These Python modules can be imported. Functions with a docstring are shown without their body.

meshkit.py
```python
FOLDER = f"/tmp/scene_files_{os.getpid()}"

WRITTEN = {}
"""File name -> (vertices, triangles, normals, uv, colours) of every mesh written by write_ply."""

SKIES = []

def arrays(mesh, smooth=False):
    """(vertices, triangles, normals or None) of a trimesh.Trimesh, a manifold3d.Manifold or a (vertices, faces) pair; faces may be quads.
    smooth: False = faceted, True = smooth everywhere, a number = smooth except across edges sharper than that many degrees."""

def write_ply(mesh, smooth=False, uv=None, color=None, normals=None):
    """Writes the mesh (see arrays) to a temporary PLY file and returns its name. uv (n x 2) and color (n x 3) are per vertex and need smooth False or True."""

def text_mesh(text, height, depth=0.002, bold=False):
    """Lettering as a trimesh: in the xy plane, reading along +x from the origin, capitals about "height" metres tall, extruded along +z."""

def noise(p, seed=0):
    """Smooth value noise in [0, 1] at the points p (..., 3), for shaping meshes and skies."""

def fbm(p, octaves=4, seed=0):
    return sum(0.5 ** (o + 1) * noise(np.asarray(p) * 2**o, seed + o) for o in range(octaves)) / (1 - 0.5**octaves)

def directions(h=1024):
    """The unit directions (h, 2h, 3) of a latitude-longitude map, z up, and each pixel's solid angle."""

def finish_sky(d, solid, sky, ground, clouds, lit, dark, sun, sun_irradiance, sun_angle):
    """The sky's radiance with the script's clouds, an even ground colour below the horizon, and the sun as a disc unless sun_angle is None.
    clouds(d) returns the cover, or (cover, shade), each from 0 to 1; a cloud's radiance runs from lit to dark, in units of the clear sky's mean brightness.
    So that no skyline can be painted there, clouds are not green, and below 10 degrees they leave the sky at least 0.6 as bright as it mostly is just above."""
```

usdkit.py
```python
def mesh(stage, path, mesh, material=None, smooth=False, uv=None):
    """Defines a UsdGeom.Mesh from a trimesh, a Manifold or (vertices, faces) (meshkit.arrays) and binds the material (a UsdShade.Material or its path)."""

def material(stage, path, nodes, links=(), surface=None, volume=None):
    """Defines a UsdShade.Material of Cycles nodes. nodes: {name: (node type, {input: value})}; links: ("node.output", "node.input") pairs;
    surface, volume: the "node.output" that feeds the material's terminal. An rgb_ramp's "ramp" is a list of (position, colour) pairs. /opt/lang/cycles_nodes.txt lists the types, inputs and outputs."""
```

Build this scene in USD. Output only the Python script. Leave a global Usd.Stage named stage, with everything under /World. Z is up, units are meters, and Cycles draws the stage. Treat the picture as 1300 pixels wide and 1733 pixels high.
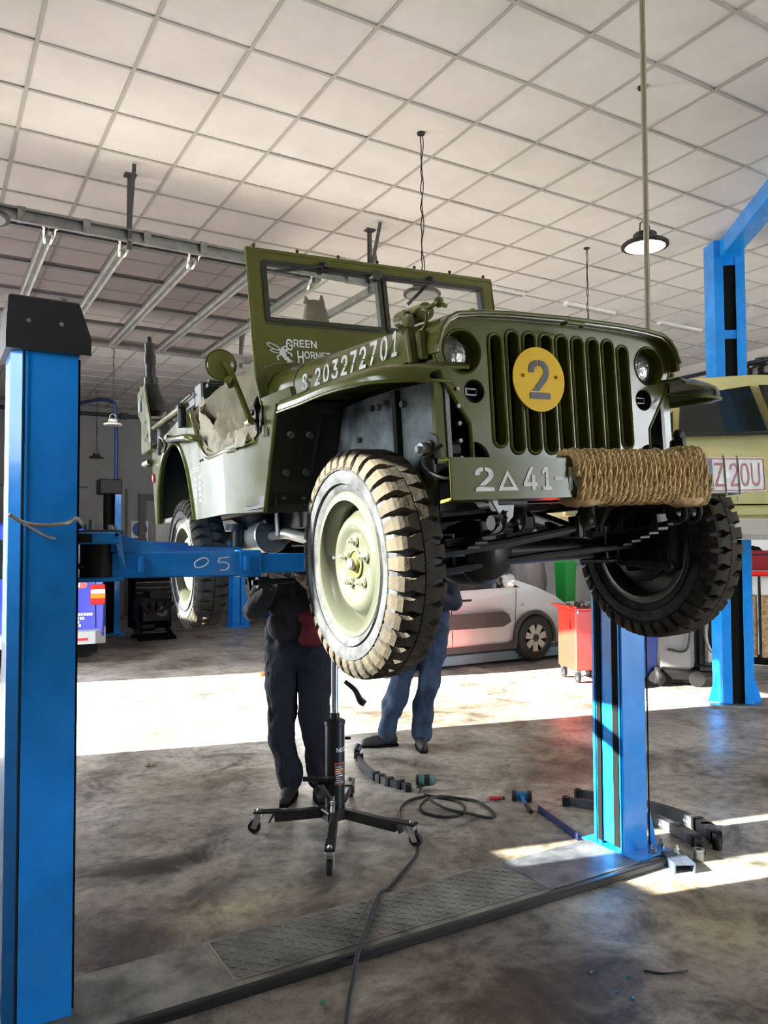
import math, random
import numpy as np, trimesh, manifold3d as m3, shapely
from shapely.geometry import Polygon, Point, LineString
from shapely import affinity
from shapely.ops import unary_union
import meshkit, usdkit
from pxr import Usd, UsdGeom, UsdLux, UsdShade, Gf, Sdf, Vt

stage = Usd.Stage.CreateInMemory()
UsdGeom.SetStageUpAxis(stage, 'Z')
world = UsdGeom.Xform.Define(stage, '/World')
stage.SetDefaultPrim(world.GetPrim())
UsdGeom.Scope.Define(stage, '/World/Looks')
rng = random.Random(7)
nrng = np.random.default_rng(7)

# ---------------------------------------------------------------- camera, sun, sky, exposure
EXPOSURE = 0.85
CR = np.array([0.8623721, -0.5062528, -0.0047299]); CU = np.array([-0.0162237, -0.0369714, 0.9991846]); CF = np.array([0.5060149, 0.8615922, 0.0400964]); FPX = 1323.266
cam = UsdGeom.Camera.Define(stage, '/World/Camera')
mm = Gf.Matrix4d(*CR, 0, *CU, 0, *(-CF), 0, 0, 0, 1.65, 1)
cam.AddTransformOp().Set(mm)
cam.CreateHorizontalApertureAttr(36.0); cam.CreateVerticalApertureAttr(36.0*1733/1300)
cam.CreateFocalLengthAttr(36.0*FPX/1300)
cam.CreateExposureAttr(EXPOSURE)

SUN_EL, SUN_AZ = 25.0, math.atan2(-0.235, 1.0)        # travel direction of the sunlight on the floor
sun = UsdLux.DistantLight.Define(stage, '/World/Sun')
sun.CreateIntensityAttr(9.0); sun.CreateAngleAttr(0.53); sun.CreateNormalizeAttr(True); sun.CreateColorAttr(Gf.Vec3f(1.0, 0.93, 0.82))
sd = np.array([math.cos(math.radians(SUN_EL))*math.cos(SUN_AZ), math.cos(math.radians(SUN_EL))*math.sin(SUN_AZ), -math.sin(math.radians(SUN_EL))])
zx = -sd; xx = np.cross([0, 0, 1], zx); xx /= np.linalg.norm(xx); yx = np.cross(zx, xx)
sun.AddTransformOp().Set(Gf.Matrix4d(*xx, 0, *yx, 0, *zx, 0, 0, 0, 12, 1))
sky = UsdLux.DomeLight.Define(stage, '/World/Sky')
sky.CreateIntensityAttr(2.7); sky.CreateColorAttr(Gf.Vec3f(0.86, 0.93, 1.0))
# ---------------------------------------------------------------- helpers
_used = {}
def numbered(parent, name):
    k = (parent, name); n = _used.get(k, 0); _used[k] = n+1
    return f'{parent}/{name}' if n == 0 else f'{parent}/{name}_{n:03d}'
def tag(prim, label=None, cat=None, group=None, kind=None):
    for k, v in (('label', label), ('category', cat), ('group', group), ('kind', kind)):
        if v: prim.SetCustomDataByKey(k, v)
    return prim
def thing(name, label, cat, loc=(0, 0, 0), rz=0, group=None, kind=None, mat=None):
    p = numbered('/World', name)
    x = UsdGeom.Xform.Define(stage, p)
    if mat is not None: x.AddTransformOp().Set(mat)
    else:
        x.AddTranslateOp().Set(Gf.Vec3d(*map(float, loc)))
        if rz: x.AddRotateZOp().Set(float(rz))
    tag(x.GetPrim(), label, cat, group, kind)
    return p
def part(parent, name, mesh, mat, smooth=35, label=None, kind=None):
    p = numbered(parent, name)
    if isinstance(mesh, (list, tuple)) and len(mesh) and not isinstance(mesh[0], np.ndarray): mesh = cat(mesh)
    m = usdkit.mesh(stage, p, mesh, mat, smooth=smooth)
    if label or kind: tag(m.GetPrim(), label, None, None, kind)
    return p
def solo(name, mesh, mat, label, category, group=None, kind=None, smooth=35):
    p = part('/World', name, mesh, mat, smooth)
    tag(stage.GetPrimAtPath(p), label, category, group, kind)
    return p
def struct(name, mesh, mat, parent='/World', smooth=False, label=None):
    p = part(parent, name, mesh, mat, smooth)
    if parent == '/World': tag(stage.GetPrimAtPath(p), label, None, None, 'structure')
    return p
def copy_of(src, name, label, loc, rz=0, group=None):
    s = stage.GetPrimAtPath(src); was = s.GetCustomData()
    p = numbered('/World', name); x = UsdGeom.Xform.Define(stage, p)
    x.GetPrim().GetReferences().AddInternalReference(src)
    xf = UsdGeom.Xformable(x.GetPrim()); xf.ClearXformOpOrder()
    x.AddTranslateOp().Set(Gf.Vec3d(*map(float, loc)))
    (x.GetRotateZOp() if x.GetRotateZOp() else x.AddRotateZOp()).Set(float(rz))
    x.SetXformOpOrder([x.GetTranslateOp(), x.GetRotateZOp()])
    x.GetPrim().SetInstanceable(True)
    tag(x.GetPrim(), label, was.get('category'), group or was.get('group'))
    return p

def tm(v, f): return trimesh.Trimesh(np.asarray(v, float), np.asarray(f, int), process=False)
def cat(ms): return trimesh.util.concatenate([man(m) for m in ms])
def man(m):
    if hasattr(m, 'to_mesh'):
        q = m.to_mesh(); return tm(q.vert_properties[:, :3], q.tri_verts)
    return m
def tomf(t):
    t = man(t); t = trimesh.Trimesh(t.vertices, t.faces, process=True)
    return m3.Manifold(m3.Mesh(np.asarray(t.vertices, np.float32), np.asarray(t.faces, np.uint32)))
def hull(pts): return man(m3.Manifold.hull_points(np.asarray(pts, float)))
def box(c, s, ch=0.0):
    a, b, d = np.asarray(s, float)/2
    if ch <= 0:
        t = trimesh.creation.box(s); t.apply_translation(c); return tm(t.vertices, t.faces)
    ch = min(ch, a*.95, b*.95, d*.95)
    P = []
    for i in (-1, 1):
        for j in (-1, 1):
            for k in (-1, 1):
                P += [(i*(a-ch), j*(b-ch), k*d), (i*(a-ch), j*b, k*(d-ch)), (i*a, j*(b-ch), k*(d-ch))]
    t = hull(P); t.apply_translation(c); return t
def bx(x0, x1, y0, y1, z0, z1, ch=0.0):
    return box(((x0+x1)/2, (y0+y1)/2, (z0+z1)/2), (abs(x1-x0), abs(y1-y0), abs(z1-z0)), ch)
def frame_of(d):
    d = np.asarray(d, float); d = d/np.linalg.norm(d)
    a = np.array([0, 0, 1.0]) if abs(d[2]) < .9 else np.array([1.0, 0, 0])
    x = np.cross(a, d); x /= np.linalg.norm(x); return x, np.cross(d, x), d
def beam(p0, p1, w, h, ch=0.0, up=None):
    """box beam from p0 to p1; w across (horizontal), h along up"""
    p0, p1 = np.asarray(p0, float), np.asarray(p1, float); d = p1-p0; L = np.linalg.norm(d); d = d/L
    up = np.array([0, 0, 1.0]) if up is None else np.asarray(up, float)
    if abs(d@up) > .98: up = np.array([1.0, 0, 0])
    x = np.cross(d, up); x /= np.linalg.norm(x); u = np.cross(x, d)
    t = box((0, 0, 0), (w, L, h), ch)
    M = np.eye(4); M[:3, 0] = x; M[:3, 1] = d; M[:3, 2] = u; M[:3, 3] = (p0+p1)/2
    t.apply_transform(M); return t
def cyl(p0, p1, r, n=20, r1=None):
    p0, p1 = np.asarray(p0, float), np.asarray(p1, float); x, y, d = frame_of(p1-p0)
    r1 = r if r1 is None else r1
    a = np.arange(n)*2*np.pi/n; c = np.cos(a)[:, None]*x+np.sin(a)[:, None]*y
    v = np.vstack([p0+c*r, p1+c*r1, p0, p1]); f = []
    for i in range(n):
        j = (i+1) % n; f += [(i, j, n+j), (i, n+j, n+i), (2*n, j, i), (2*n+1, n+i, n+j)]
    return tm(v, f)
def spline(pts, n=8):
    P = np.asarray(pts, float); out = []
    Q = np.vstack([2*P[0]-P[1], P, 2*P[-1]-P[-2]])
    for i in range(1, len(Q)-2):
        p0, p1, p2, p3 = Q[i-1:i+3]
        for t in np.arange(n)/n:
            out.append(.5*(2*p1+(p2-p0)*t+(2*p0-5*p1+4*p2-p3)*t*t+(3*p1-p0-3*p2+p3)*t**3))
    out.append(P[-1]); return np.array(out)
def tube(path, r, n=10, closed=False, twist=0, sec=None):
    P = np.asarray(path, float); N = len(P); r = np.full(N, r, float) if np.ndim(r) == 0 else np.interp(np.linspace(0, 1, N), np.linspace(0, 1, len(r)), r)
    T = np.gradient(P, axis=0) if not closed else np.roll(P, -1, 0)-np.roll(P, 1, 0)
    T /= np.linalg.norm(T, axis=1)[:, None]
    x, y, _ = frame_of(T[0]); v = []
    a = np.arange(n)*2*np.pi/n
    for i in range(N):
        x = x-T[i]*(x@T[i]); x /= np.linalg.norm(x); y = np.cross(T[i], x)
        aa = a+twist*i
        if sec is None: ring = np.cos(aa)[:, None]*x+np.sin(aa)[:, None]*y
        else: ring = np.asarray(sec)[:, :1]*x+np.asarray(sec)[:, 1:]*y
        v.append(P[i]+ring*r[i])
    n = len(v[0]); f = []
    for i in range(N if closed else N-1):
        i2 = (i+1) % N
        for k in range(n):
            l = (k+1) % n
            f += [(i*n+k, i*n+l, i2*n+l), (i*n+k, i2*n+l, i2*n+k)]
    V = np.vstack(v)
    if not closed:
        V = np.vstack([V, P[0], P[-1]]); c0, c1 = N*n, N*n+1
        for k in range(n):
            l = (k+1) % n; f += [(c0, l, k), (c1, (N-1)*n+k, (N-1)*n+l)]
    return tm(V, f)
def lathe(prof, n=32, p0=(0, 0, 0), d=(0, 0, 1), closed=False):
    """prof: (radius, height) pairs from bottom to top, about axis d through p0"""
    x, y, d = frame_of(d); a = np.arange(n)*2*np.pi/n
    c = np.cos(a)[:, None]*x+np.sin(a)[:, None]*y
    v = np.vstack([np.asarray(p0)+c*r+d*h for r, h in prof]); f = []; m = len(prof)
    for i in range(m if closed else m-1):
        i2 = (i+1) % m
        for k in range(n):
            l = (k+1) % n; f += [(i*n+k, i*n+l, i2*n+l), (i*n+k, i2*n+l, i2*n+k)]
    if not closed:
        for i, s in ((0, 1), (m-1, -1)):
            if prof[i][0] > 1e-6:
                v = np.vstack([v, np.asarray(p0)+d*prof[i][1]]); ci = len(v)-1
                for k in range(n):
                    l = (k+1) % n; f.append((ci, i*n+l, i*n+k) if s > 0 else (ci, i*n+k, i*n+l))
    return tm(v, f)
def loft(secs, cap=True):
    S = [np.asarray(s, float) for s in secs]; n = len(S[0]); v = np.vstack(S); f = []
    for i in range(len(S)-1):
        for k in range(n):
            l = (k+1) % n; f += [(i*n+k, i*n+l, (i+1)*n+l), (i*n+k, (i+1)*n+l, (i+1)*n+k)]
    if cap:
        for i, s in ((0, 1), (len(S)-1, -1)):
            v = np.vstack([v, S[i].mean(0)]); c = len(v)-1
            for k in range(n):
                l = (k+1) % n; f.append((c, i*n+l, i*n+k) if s > 0 else (c, i*n+k, i*n+l))
    t = tm(v, f)
    if t.volume < 0: t.invert()
    return t
def sheet(grid, th):
    """solid of thickness th from a grid (rows x cols x 3) of points, offset along its normals"""
    G = np.asarray(grid, float); R, C = G.shape[:2]
    du = np.gradient(G, axis=0); dv = np.gradient(G, axis=1); N = np.cross(du, dv); N /= np.maximum(np.linalg.norm(N, axis=2, keepdims=True), 1e-9)
    A, B = G.reshape(-1, 3), (G-N*th).reshape(-1, 3); v = np.vstack([A, B]); o = R*C; f = []
    for i in range(R-1):
        for j in range(C-1):
            a, b, c, d = i*C+j, (i+1)*C+j, (i+1)*C+j+1, i*C+j+1
            f += [(a, b, c), (a, c, d), (o+a, o+c, o+b), (o+a, o+d, o+c)]
    rim = [(i, 0) for i in range(R)]+[(R-1, j) for j in range(1, C)]+[(i, C-1) for i in range(R-2, -1, -1)]+[(0, j) for j in range(C-2, 0, -1)]
    rim = [i*C+j for i, j in rim]
    for a, b in zip(rim, rim[1:]+rim[:1]): f += [(b, a, o+a), (b, o+a, o+b)]
    t = tm(v, f)
    if t.volume < 0: t.invert()
    return t
AX = {'x': np.array([[0, 0, 1], [1, 0, 0], [0, 1, 0]], float),      # (u,v,w) -> u=y v=z w=x
      'y': np.array([[1, 0, 0], [0, 0, 1], [0, 1, 0]], float),      # u=x v=z w=y
      'z': np.eye(3)}
def prism(poly, w0, w1, ax='z'):
    """extrude a shapely polygon (or point list) along an axis from w0 to w1"""
    if not hasattr(poly, 'geom_type'): poly = Polygon(poly)
    if not poly.is_valid: poly = poly.buffer(0)
    gs = getattr(poly, 'geoms', [poly]); out = []
    for g in gs:
        if g.area < 1e-9: continue
        t = trimesh.creation.extrude_polygon(g, abs(w1-w0), engine='earcut')
        v = t.vertices.copy(); v[:, 2] += min(w0, w1)
        M = AX[ax]; t2 = tm(v@M.T, t.faces.copy())
        if np.linalg.det(M) < 0: t2.invert()
        out.append(t2)
    return trimesh.util.concatenate(out)
def rrect(x0, x1, y0, y1, r, n=6):
    return shapely.box(x0+r, y0+r, x1-r, y1-r).buffer(r, quad_segs=n)
def mv(t, d=(0, 0, 0), rz=0, rx=0, ry=0, s=None):
    t = man(t).copy()
    if s is not None: t.apply_scale(s)
    for a, v in ((rx, (1, 0, 0)), (ry, (0, 1, 0)), (rz, (0, 0, 1))):
        if a: t.apply_transform(trimesh.transformations.rotation_matrix(math.radians(a), v))
    t.apply_translation(d); return t
def place(t, o, x, y):
    """maps a mesh in the xy plane (z out) to origin o with axes x, y"""
    x = np.asarray(x, float); y = np.asarray(y, float); z = np.cross(x, y); z /= np.linalg.norm(z)
    t = man(t).copy(); t.vertices = np.asarray(o)+t.vertices[:, :1]*x+t.vertices[:, 1:2]*y+t.vertices[:, 2:]*z; return t
def stencil(text, h, cond=.62, gap=None, bold=True, depth=.0012):
    t = meshkit.text_mesh(text, h, depth, bold); t.apply_transform(np.diag([cond, 1, 1, 1.0])); return t
def flip_y(t):
    t = man(t).copy(); t.vertices = t.vertices*[1, -1, 1]; t.invert(); return t
def ball(c, r, s=(1, 1, 1), sub=2):
    t = trimesh.creation.icosphere(sub, 1.0); return tm(t.vertices*np.asarray(s)*r+np.asarray(c), t.faces)

# ---------------------------------------------------------------- materials
def M(name, col, rough=.5, metal=0., var=0., vs=3., bump=0., bs=40., coat=0., col2=None, lo=.35, hi=.65, rvar=0., coord='object', detail=5., emit=None, trans=0., ior=1.5, spec=None):
    n = {'p': ('principled_bsdf', {'base_color': col, 'roughness': rough, 'metallic': metal, 'ior': ior, 'coat_weight': coat, 'coat_roughness': .08})}
    l = []
    if trans: n['p'][1]['transmission_weight'] = trans
    if emit: n['p'][1].update({'emission_color': emit[0], 'emission_strength': emit[1]})
    if spec is not None: n['p'][1]['specular_ior_level'] = spec
    if var or col2 is not None or bump or rvar:
        n['tc'] = ('texture_coordinate', {}) if coord == 'object' else ('geometry', {})
        src = 'tc.object' if coord == 'object' else 'tc.position'
    if var or col2 is not None:
        c2 = col2 if col2 is not None else tuple(min(1, c*(1+var)) for c in col); c1 = col if col2 is not None else tuple(c*(1-var) for c in col)
        n['n'] = ('noise_texture', {'scale': vs, 'detail': detail, 'roughness': .6}); l.append((src, 'n.vector'))
        n['r'] = ('rgb_ramp', {'ramp': [(lo, c1), (hi, c2)]}); l += [('n.fac', 'r.fac'), ('r.color', 'p.base_color')]
    if rvar:
        n['n3'] = ('noise_texture', {'scale': vs*1.7, 'detail': 4}); l.append((src, 'n3.vector'))
        n['mr'] = ('map_range', {'from_min': .3, 'from_max': .7, 'to_min': max(.03, rough-rvar), 'to_max': min(1, rough+rvar), 'clamp': True}); l += [('n3.fac', 'mr.value'), ('mr.result', 'p.roughness')]
    if bump:
        n['n2'] = ('noise_texture', {'scale': bs, 'detail': 4}); n['b'] = ('bump', {'strength': bump, 'distance': .01})
        l += [(src, 'n2.vector'), ('n2.fac', 'b.height'), ('b.normal', 'p.normal')]
    return usdkit.material(stage, '/World/Looks/'+name, n, l, surface='p.BSDF')
OD = M('olive_paint', (.118, .122, .022), .23, var=.07, vs=4, coat=.1, rvar=.04)
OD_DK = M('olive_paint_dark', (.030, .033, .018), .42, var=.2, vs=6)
OD_GRAY = M('worn_grey_underpaint', (.085, .10, .10), .36, col2=(.34, .37, .38), vs=7, bump=.25, bs=14)
STEEL_BLK = M('chassis_black_paint', (.006, .006, .007), .42, var=.3, vs=10, spec=.35)
BLK = M('black_plastic', (.012, .012, .013), .42)
BLKM = M('black_matt', (.006, .006, .006), .8, spec=.12)
RUB = M('tyre_rubber', (.032, .034, .038), .6, col2=(.082, .087, .094), vs=14, lo=.4, hi=.7, bump=.2, bs=60, spec=.15)
RUBT = M('tyre_tread_dusty', (.030, .028, .025), .8, col2=(.09, .074, .052), vs=9, lo=.3, hi=.75, bump=.2, bs=60, spec=.15)
BLUE = M('lift_blue_paint', (.005, .235, .74), .30, var=.12, vs=3, coat=.3, rvar=.08)
BLUE2 = M('old_lift_blue_paint', (.02, .13, .36), .35, var=.15, vs=3)
STEEL = M('bare_steel', (.55, .55, .54), .3, metal=1., var=.2, vs=12)
GALV = M('galvanised_steel', (.23, .235, .225), .42, metal=.55, var=.2, vs=8)
DULL = M('dull_steel', (.22, .22, .22), .5, metal=.7, var=.3, vs=10)
WHITE = M('white_paint', (.80, .80, .77), .55, var=.1, vs=30)
YEL = M('yellow_sign_paint', (.90, .55, .003), .5, var=.05, spec=.25)
CANVAS = M('canvas_cloth', (.42, .36, .25), .9, var=.12, vs=8, bump=.3, bs=90)
CANVAS_DK = M('canvas_cloth_khaki', (.25, .22, .15), .9, var=.15, vs=10, bump=.3, bs=80)
ROPE = M('manila_rope', (.52, .35, .14), .85, col2=(.78, .56, .27), vs=40, bump=.5, bs=220)
GLASSM = usdkit.material(stage, '/World/Looks/clear_pane', {'t': ('transparent_bsdf', {'color': (.93, .95, .94)}), 'g': ('glossy_bsdf', {'color': (1, 1, 1), 'roughness': .02}), 'f': ('fresnel', {'IOR': 1.45}), 'm': ('mix_closure', {})},
    [('f.fac', 'm.fac'), ('t.BSDF', 'm.closure1'), ('g.BSDF', 'm.closure2')], surface='m.closure')
TINT = usdkit.material(stage, '/World/Looks/tinted_car_glass', {'t': ('transparent_bsdf', {'color': (.10, .13, .12)}), 'g': ('glossy_bsdf', {'color': (1, 1, 1), 'roughness': .02}), 'f': ('fresnel', {'IOR': 1.5}), 'm': ('mix_closure', {})},
    [('f.fac', 'm.fac'), ('t.BSDF', 'm.closure1'), ('g.BSDF', 'm.closure2')], surface='m.closure')
PANE = usdkit.material(stage, '/World/Looks/smoky_door_pane', {'t': ('transparent_bsdf', {'color': (.74, .72, .725)}), 'd': ('principled_bsdf', {'base_color': (.16, .14, .145), 'roughness': .35}), 'm': ('mix_closure', {'fac': .15})},
    [('t.BSDF', 'm.closure1'), ('d.BSDF', 'm.closure2')], surface='m.closure')
LENS = M('lamp_glass', (.36, .37, .34), .10, metal=.7, var=.35, vs=22, bump=.6, bs=70)
RED = M('red_paint', (.62, .015, .015), .35, coat=.3)
REDP = M('red_plastic', (.5, .02, .02), .4)
NAVY = M('navy_workwear', (.008, .010, .018), .85, var=.25, vs=9, bump=.4, bs=25)
JEAN = M('blue_denim', (.028, .052, .10), .88, var=.3, vs=8, bump=.4, bs=30)
SKIN = M('skin', (.42, .24, .17), .5)
SHOE = M('black_shoe', (.022, .021, .022), .6)
HAIR = M('dark_hair', (.02, .015, .01), .7)
RIMP = M('wheel_olive_paint', (.060, .064, .046), .33, var=.08, vs=5, coat=.25)
ZINC = M('zinc_plated_bolt', (.6, .58, .5), .3, metal=.9)
CREAM = M('muffler_aluminised', (.62, .60, .52), .32, metal=.55, var=.12, vs=6)
RUST = M('rusty_pipe', (.30, .20, .13), .6, metal=.3, col2=(.5, .42, .33), vs=12)
# ---------------------------------------------------------------- room shell
FN = {
    'g': ('geometry', {}),
    'n1': ('noise_texture', {'scale': .55, 'detail': 6, 'roughness': .65, 'distortion': .4}),
    'n2': ('noise_texture', {'scale': 2.3, 'detail': 9, 'roughness': .72, 'distortion': .8}),
    'n3': ('noise_texture', {'scale': 14, 'detail': 8, 'roughness': .7}),
    'n4': ('noise_texture', {'scale': 75, 'detail': 3}),
    'n5': ('noise_texture', {'scale': .9, 'detail': 5, 'roughness': .6, 'distortion': 1.2}),
    'r1': ('rgb_ramp', {'ramp': [(.32, (.125, .10, .075)), (.44, (.28, .25, .21)), (.56, (.41, .385, .345)), (.72, (.54, .515, .47))]}),
    'r2': ('rgb_ramp', {'ramp': [(.36, (.30, .285, .27)), (.46, (.72, .70, .68)), (.56, (.98, .96, .93)), (.68, (1.18, 1.16, 1.12))]}),
    'r3': ('rgb_ramp', {'ramp': [(.34, (.5, .48, .46)), (.5, (1, 1, 1)), (.68, (1.2, 1.2, 1.17))]}),
    'r5': ('rgb_ramp', {'ramp': [(.60, (1, 1, 1)), (.69, (.45, .42, .38)), (.78, (.16, .15, .14))]}),
    'm1': ('mix_color', {'blend_type': 'multiply', 'fac': 1.0, 'use_clamp': False}),
    'm2': ('mix_color', {'blend_type': 'multiply', 'fac': .9, 'use_clamp': False}),
    'm3': ('mix_color', {'blend_type': 'multiply', 'fac': .85, 'use_clamp': False}),
    'mr': ('map_range', {'from_min': .35, 'from_max': .68, 'to_min': .60, 'to_max': .22, 'clamp': True}),
    'b': ('bump', {'strength': .18, 'distance': .006}),
    'ma': ('math', {'math_type': 'add'}),
    'p': ('principled_bsdf', {'specular_ior_level': .5})}
FL = [('g.position', 'n1.vector'), ('g.position', 'n2.vector'), ('g.position', 'n3.vector'), ('g.position', 'n4.vector'), ('g.position', 'n5.vector'), ('n1.fac', 'r1.fac'), ('n2.fac', 'r2.fac'), ('n3.fac', 'r3.fac'), ('n5.fac', 'r5.fac'),
     ('r1.color', 'm1.a'), ('r2.color', 'm1.b'), ('m1.result', 'm2.a'), ('r3.color', 'm2.b'), ('m2.result', 'm3.a'), ('r5.color', 'm3.b'), ('n1.fac', 'mr.value'), ('mr.result', 'p.roughness'), ('n3.fac', 'ma.value1'), ('n4.fac', 'ma.value2'), ('ma.value', 'b.height'), ('b.normal', 'p.normal')]
FN['sj'] = ('math', {'math_type': 'multiply_add', 'value2': 2.2, 'value3': -1.1}); FL.append(('n2.fac', 'sj.value1'))
prev = 'm3.result'
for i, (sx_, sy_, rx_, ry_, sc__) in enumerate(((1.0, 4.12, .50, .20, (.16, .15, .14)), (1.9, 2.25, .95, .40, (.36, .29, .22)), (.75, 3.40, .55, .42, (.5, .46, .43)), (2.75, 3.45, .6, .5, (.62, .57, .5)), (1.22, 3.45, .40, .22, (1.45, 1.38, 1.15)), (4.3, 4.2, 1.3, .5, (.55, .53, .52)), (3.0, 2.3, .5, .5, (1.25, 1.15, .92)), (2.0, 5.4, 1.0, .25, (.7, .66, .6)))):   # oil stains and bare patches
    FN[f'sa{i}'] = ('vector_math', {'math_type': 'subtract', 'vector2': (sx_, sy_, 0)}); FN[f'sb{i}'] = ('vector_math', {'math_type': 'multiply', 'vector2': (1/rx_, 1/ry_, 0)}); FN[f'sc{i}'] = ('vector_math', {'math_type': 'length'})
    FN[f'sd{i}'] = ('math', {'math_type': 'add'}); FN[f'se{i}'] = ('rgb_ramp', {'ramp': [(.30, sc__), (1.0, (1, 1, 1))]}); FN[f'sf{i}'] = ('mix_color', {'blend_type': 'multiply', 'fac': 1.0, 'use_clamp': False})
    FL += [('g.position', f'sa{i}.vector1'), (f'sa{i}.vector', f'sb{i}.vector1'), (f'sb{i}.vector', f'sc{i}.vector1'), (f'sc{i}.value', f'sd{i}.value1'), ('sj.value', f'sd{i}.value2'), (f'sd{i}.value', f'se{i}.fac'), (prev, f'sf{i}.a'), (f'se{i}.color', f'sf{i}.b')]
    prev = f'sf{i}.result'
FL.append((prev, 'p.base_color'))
FLOORM = usdkit.material(stage, '/World/Looks/stained_concrete', FN, FL, surface='p.BSDF')
WALLM = M('grey_wall_plaster', (.30, .285, .28), .8, var=.06, vs=1.2, coord='world')
WALLW = M('white_wall_plaster', (.62, .60, .58), .8, var=.05, vs=1.2, coord='world')
TILEM = M('ceiling_tile_white', (.70, .675, .66), .85, var=.05, vs=2.2, bump=.12, bs=160, coord='world')
TBAR = M('ceiling_bar_grey', (.42, .41, .39), .5)
GROUNDM = M('outdoor_concrete', (.42, .40, .37), .9, var=.1, vs=.7, coord='world')
FRAMEM = M('grey_aluminium_frame', (.30, .30, .30), .45, metal=.4)
XW0, XW1, YW0, YW1, ZC = -.6, 11.9, -5.0, 18.9, 4.84
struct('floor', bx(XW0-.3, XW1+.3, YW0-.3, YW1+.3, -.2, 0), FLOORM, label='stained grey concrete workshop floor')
struct('ground', bx(-60, 60, -60, 60, -.4, -.03), GROUNDM, label='pale concrete yard outside the workshop')
def wall_holes(L0, L1, holes):
    return shapely.box(L0, 0, L1, ZC+.4).difference(unary_union([shapely.box(a, c, b, d) for a, b, c, d in holes]))
DOOR = (6.95, 10.6, -1, 4.2)
WIN = [(2.10, 2.88, 1.98, 2.87), (3.17, 3.76, 1.72, 2.72), (3.82, 4.24, 1.56, 2.72), (4.40, 4.86, 2.12, 2.78)]
struct('wall_left', prism(wall_holes(YW0-.3, YW1+.3, [DOOR]+WIN), XW0-.3, XW0, 'x'), WALLM, label='grey left wall with the garage door opening')
struct('wall_right', prism(wall_holes(YW0-.3, YW1+.3, []), XW1, XW1+.3, 'x'), WALLW, label='white right wall of the workshop')
struct('wall_back', prism(wall_holes(XW0, XW1, []), YW1, YW1+.3, 'y'), WALLM, label='grey back wall of the workshop')
struct('wall_front', prism(wall_holes(XW0, XW1, [(6.9, 11.6, -1, 4.6)]), YW0-.3, YW0, 'y'), WALLM, label='grey front wall behind the viewpoint')
for i, (a, b, c, d) in enumerate(WIN):
    w = thing(f'window_{i+1}', ['near window in the left wall, before the left lift post', 'middle window in the left wall beside the left lift post', 'narrow low window in the left wall before the garage door', 'small high window nearest the garage door'][i], None, (XW0-.15, (a+b)/2, (c+d)/2), kind='structure')
    hw, hh = (b-a)/2, (d-c)/2
    fr = shapely.box(-hw, -hh, hw, hh).difference(shapely.box(-hw+.05, -hh+.05, hw-.05, hh-.05))
    part(w, 'frame', prism(fr, -.04, .04, 'x'), FRAMEM, False)
    part(w, 'pane', bx(-.004, .004, -hw+.05, hw-.05, -hh+.05, hh-.05), GLASSM, False)
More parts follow.
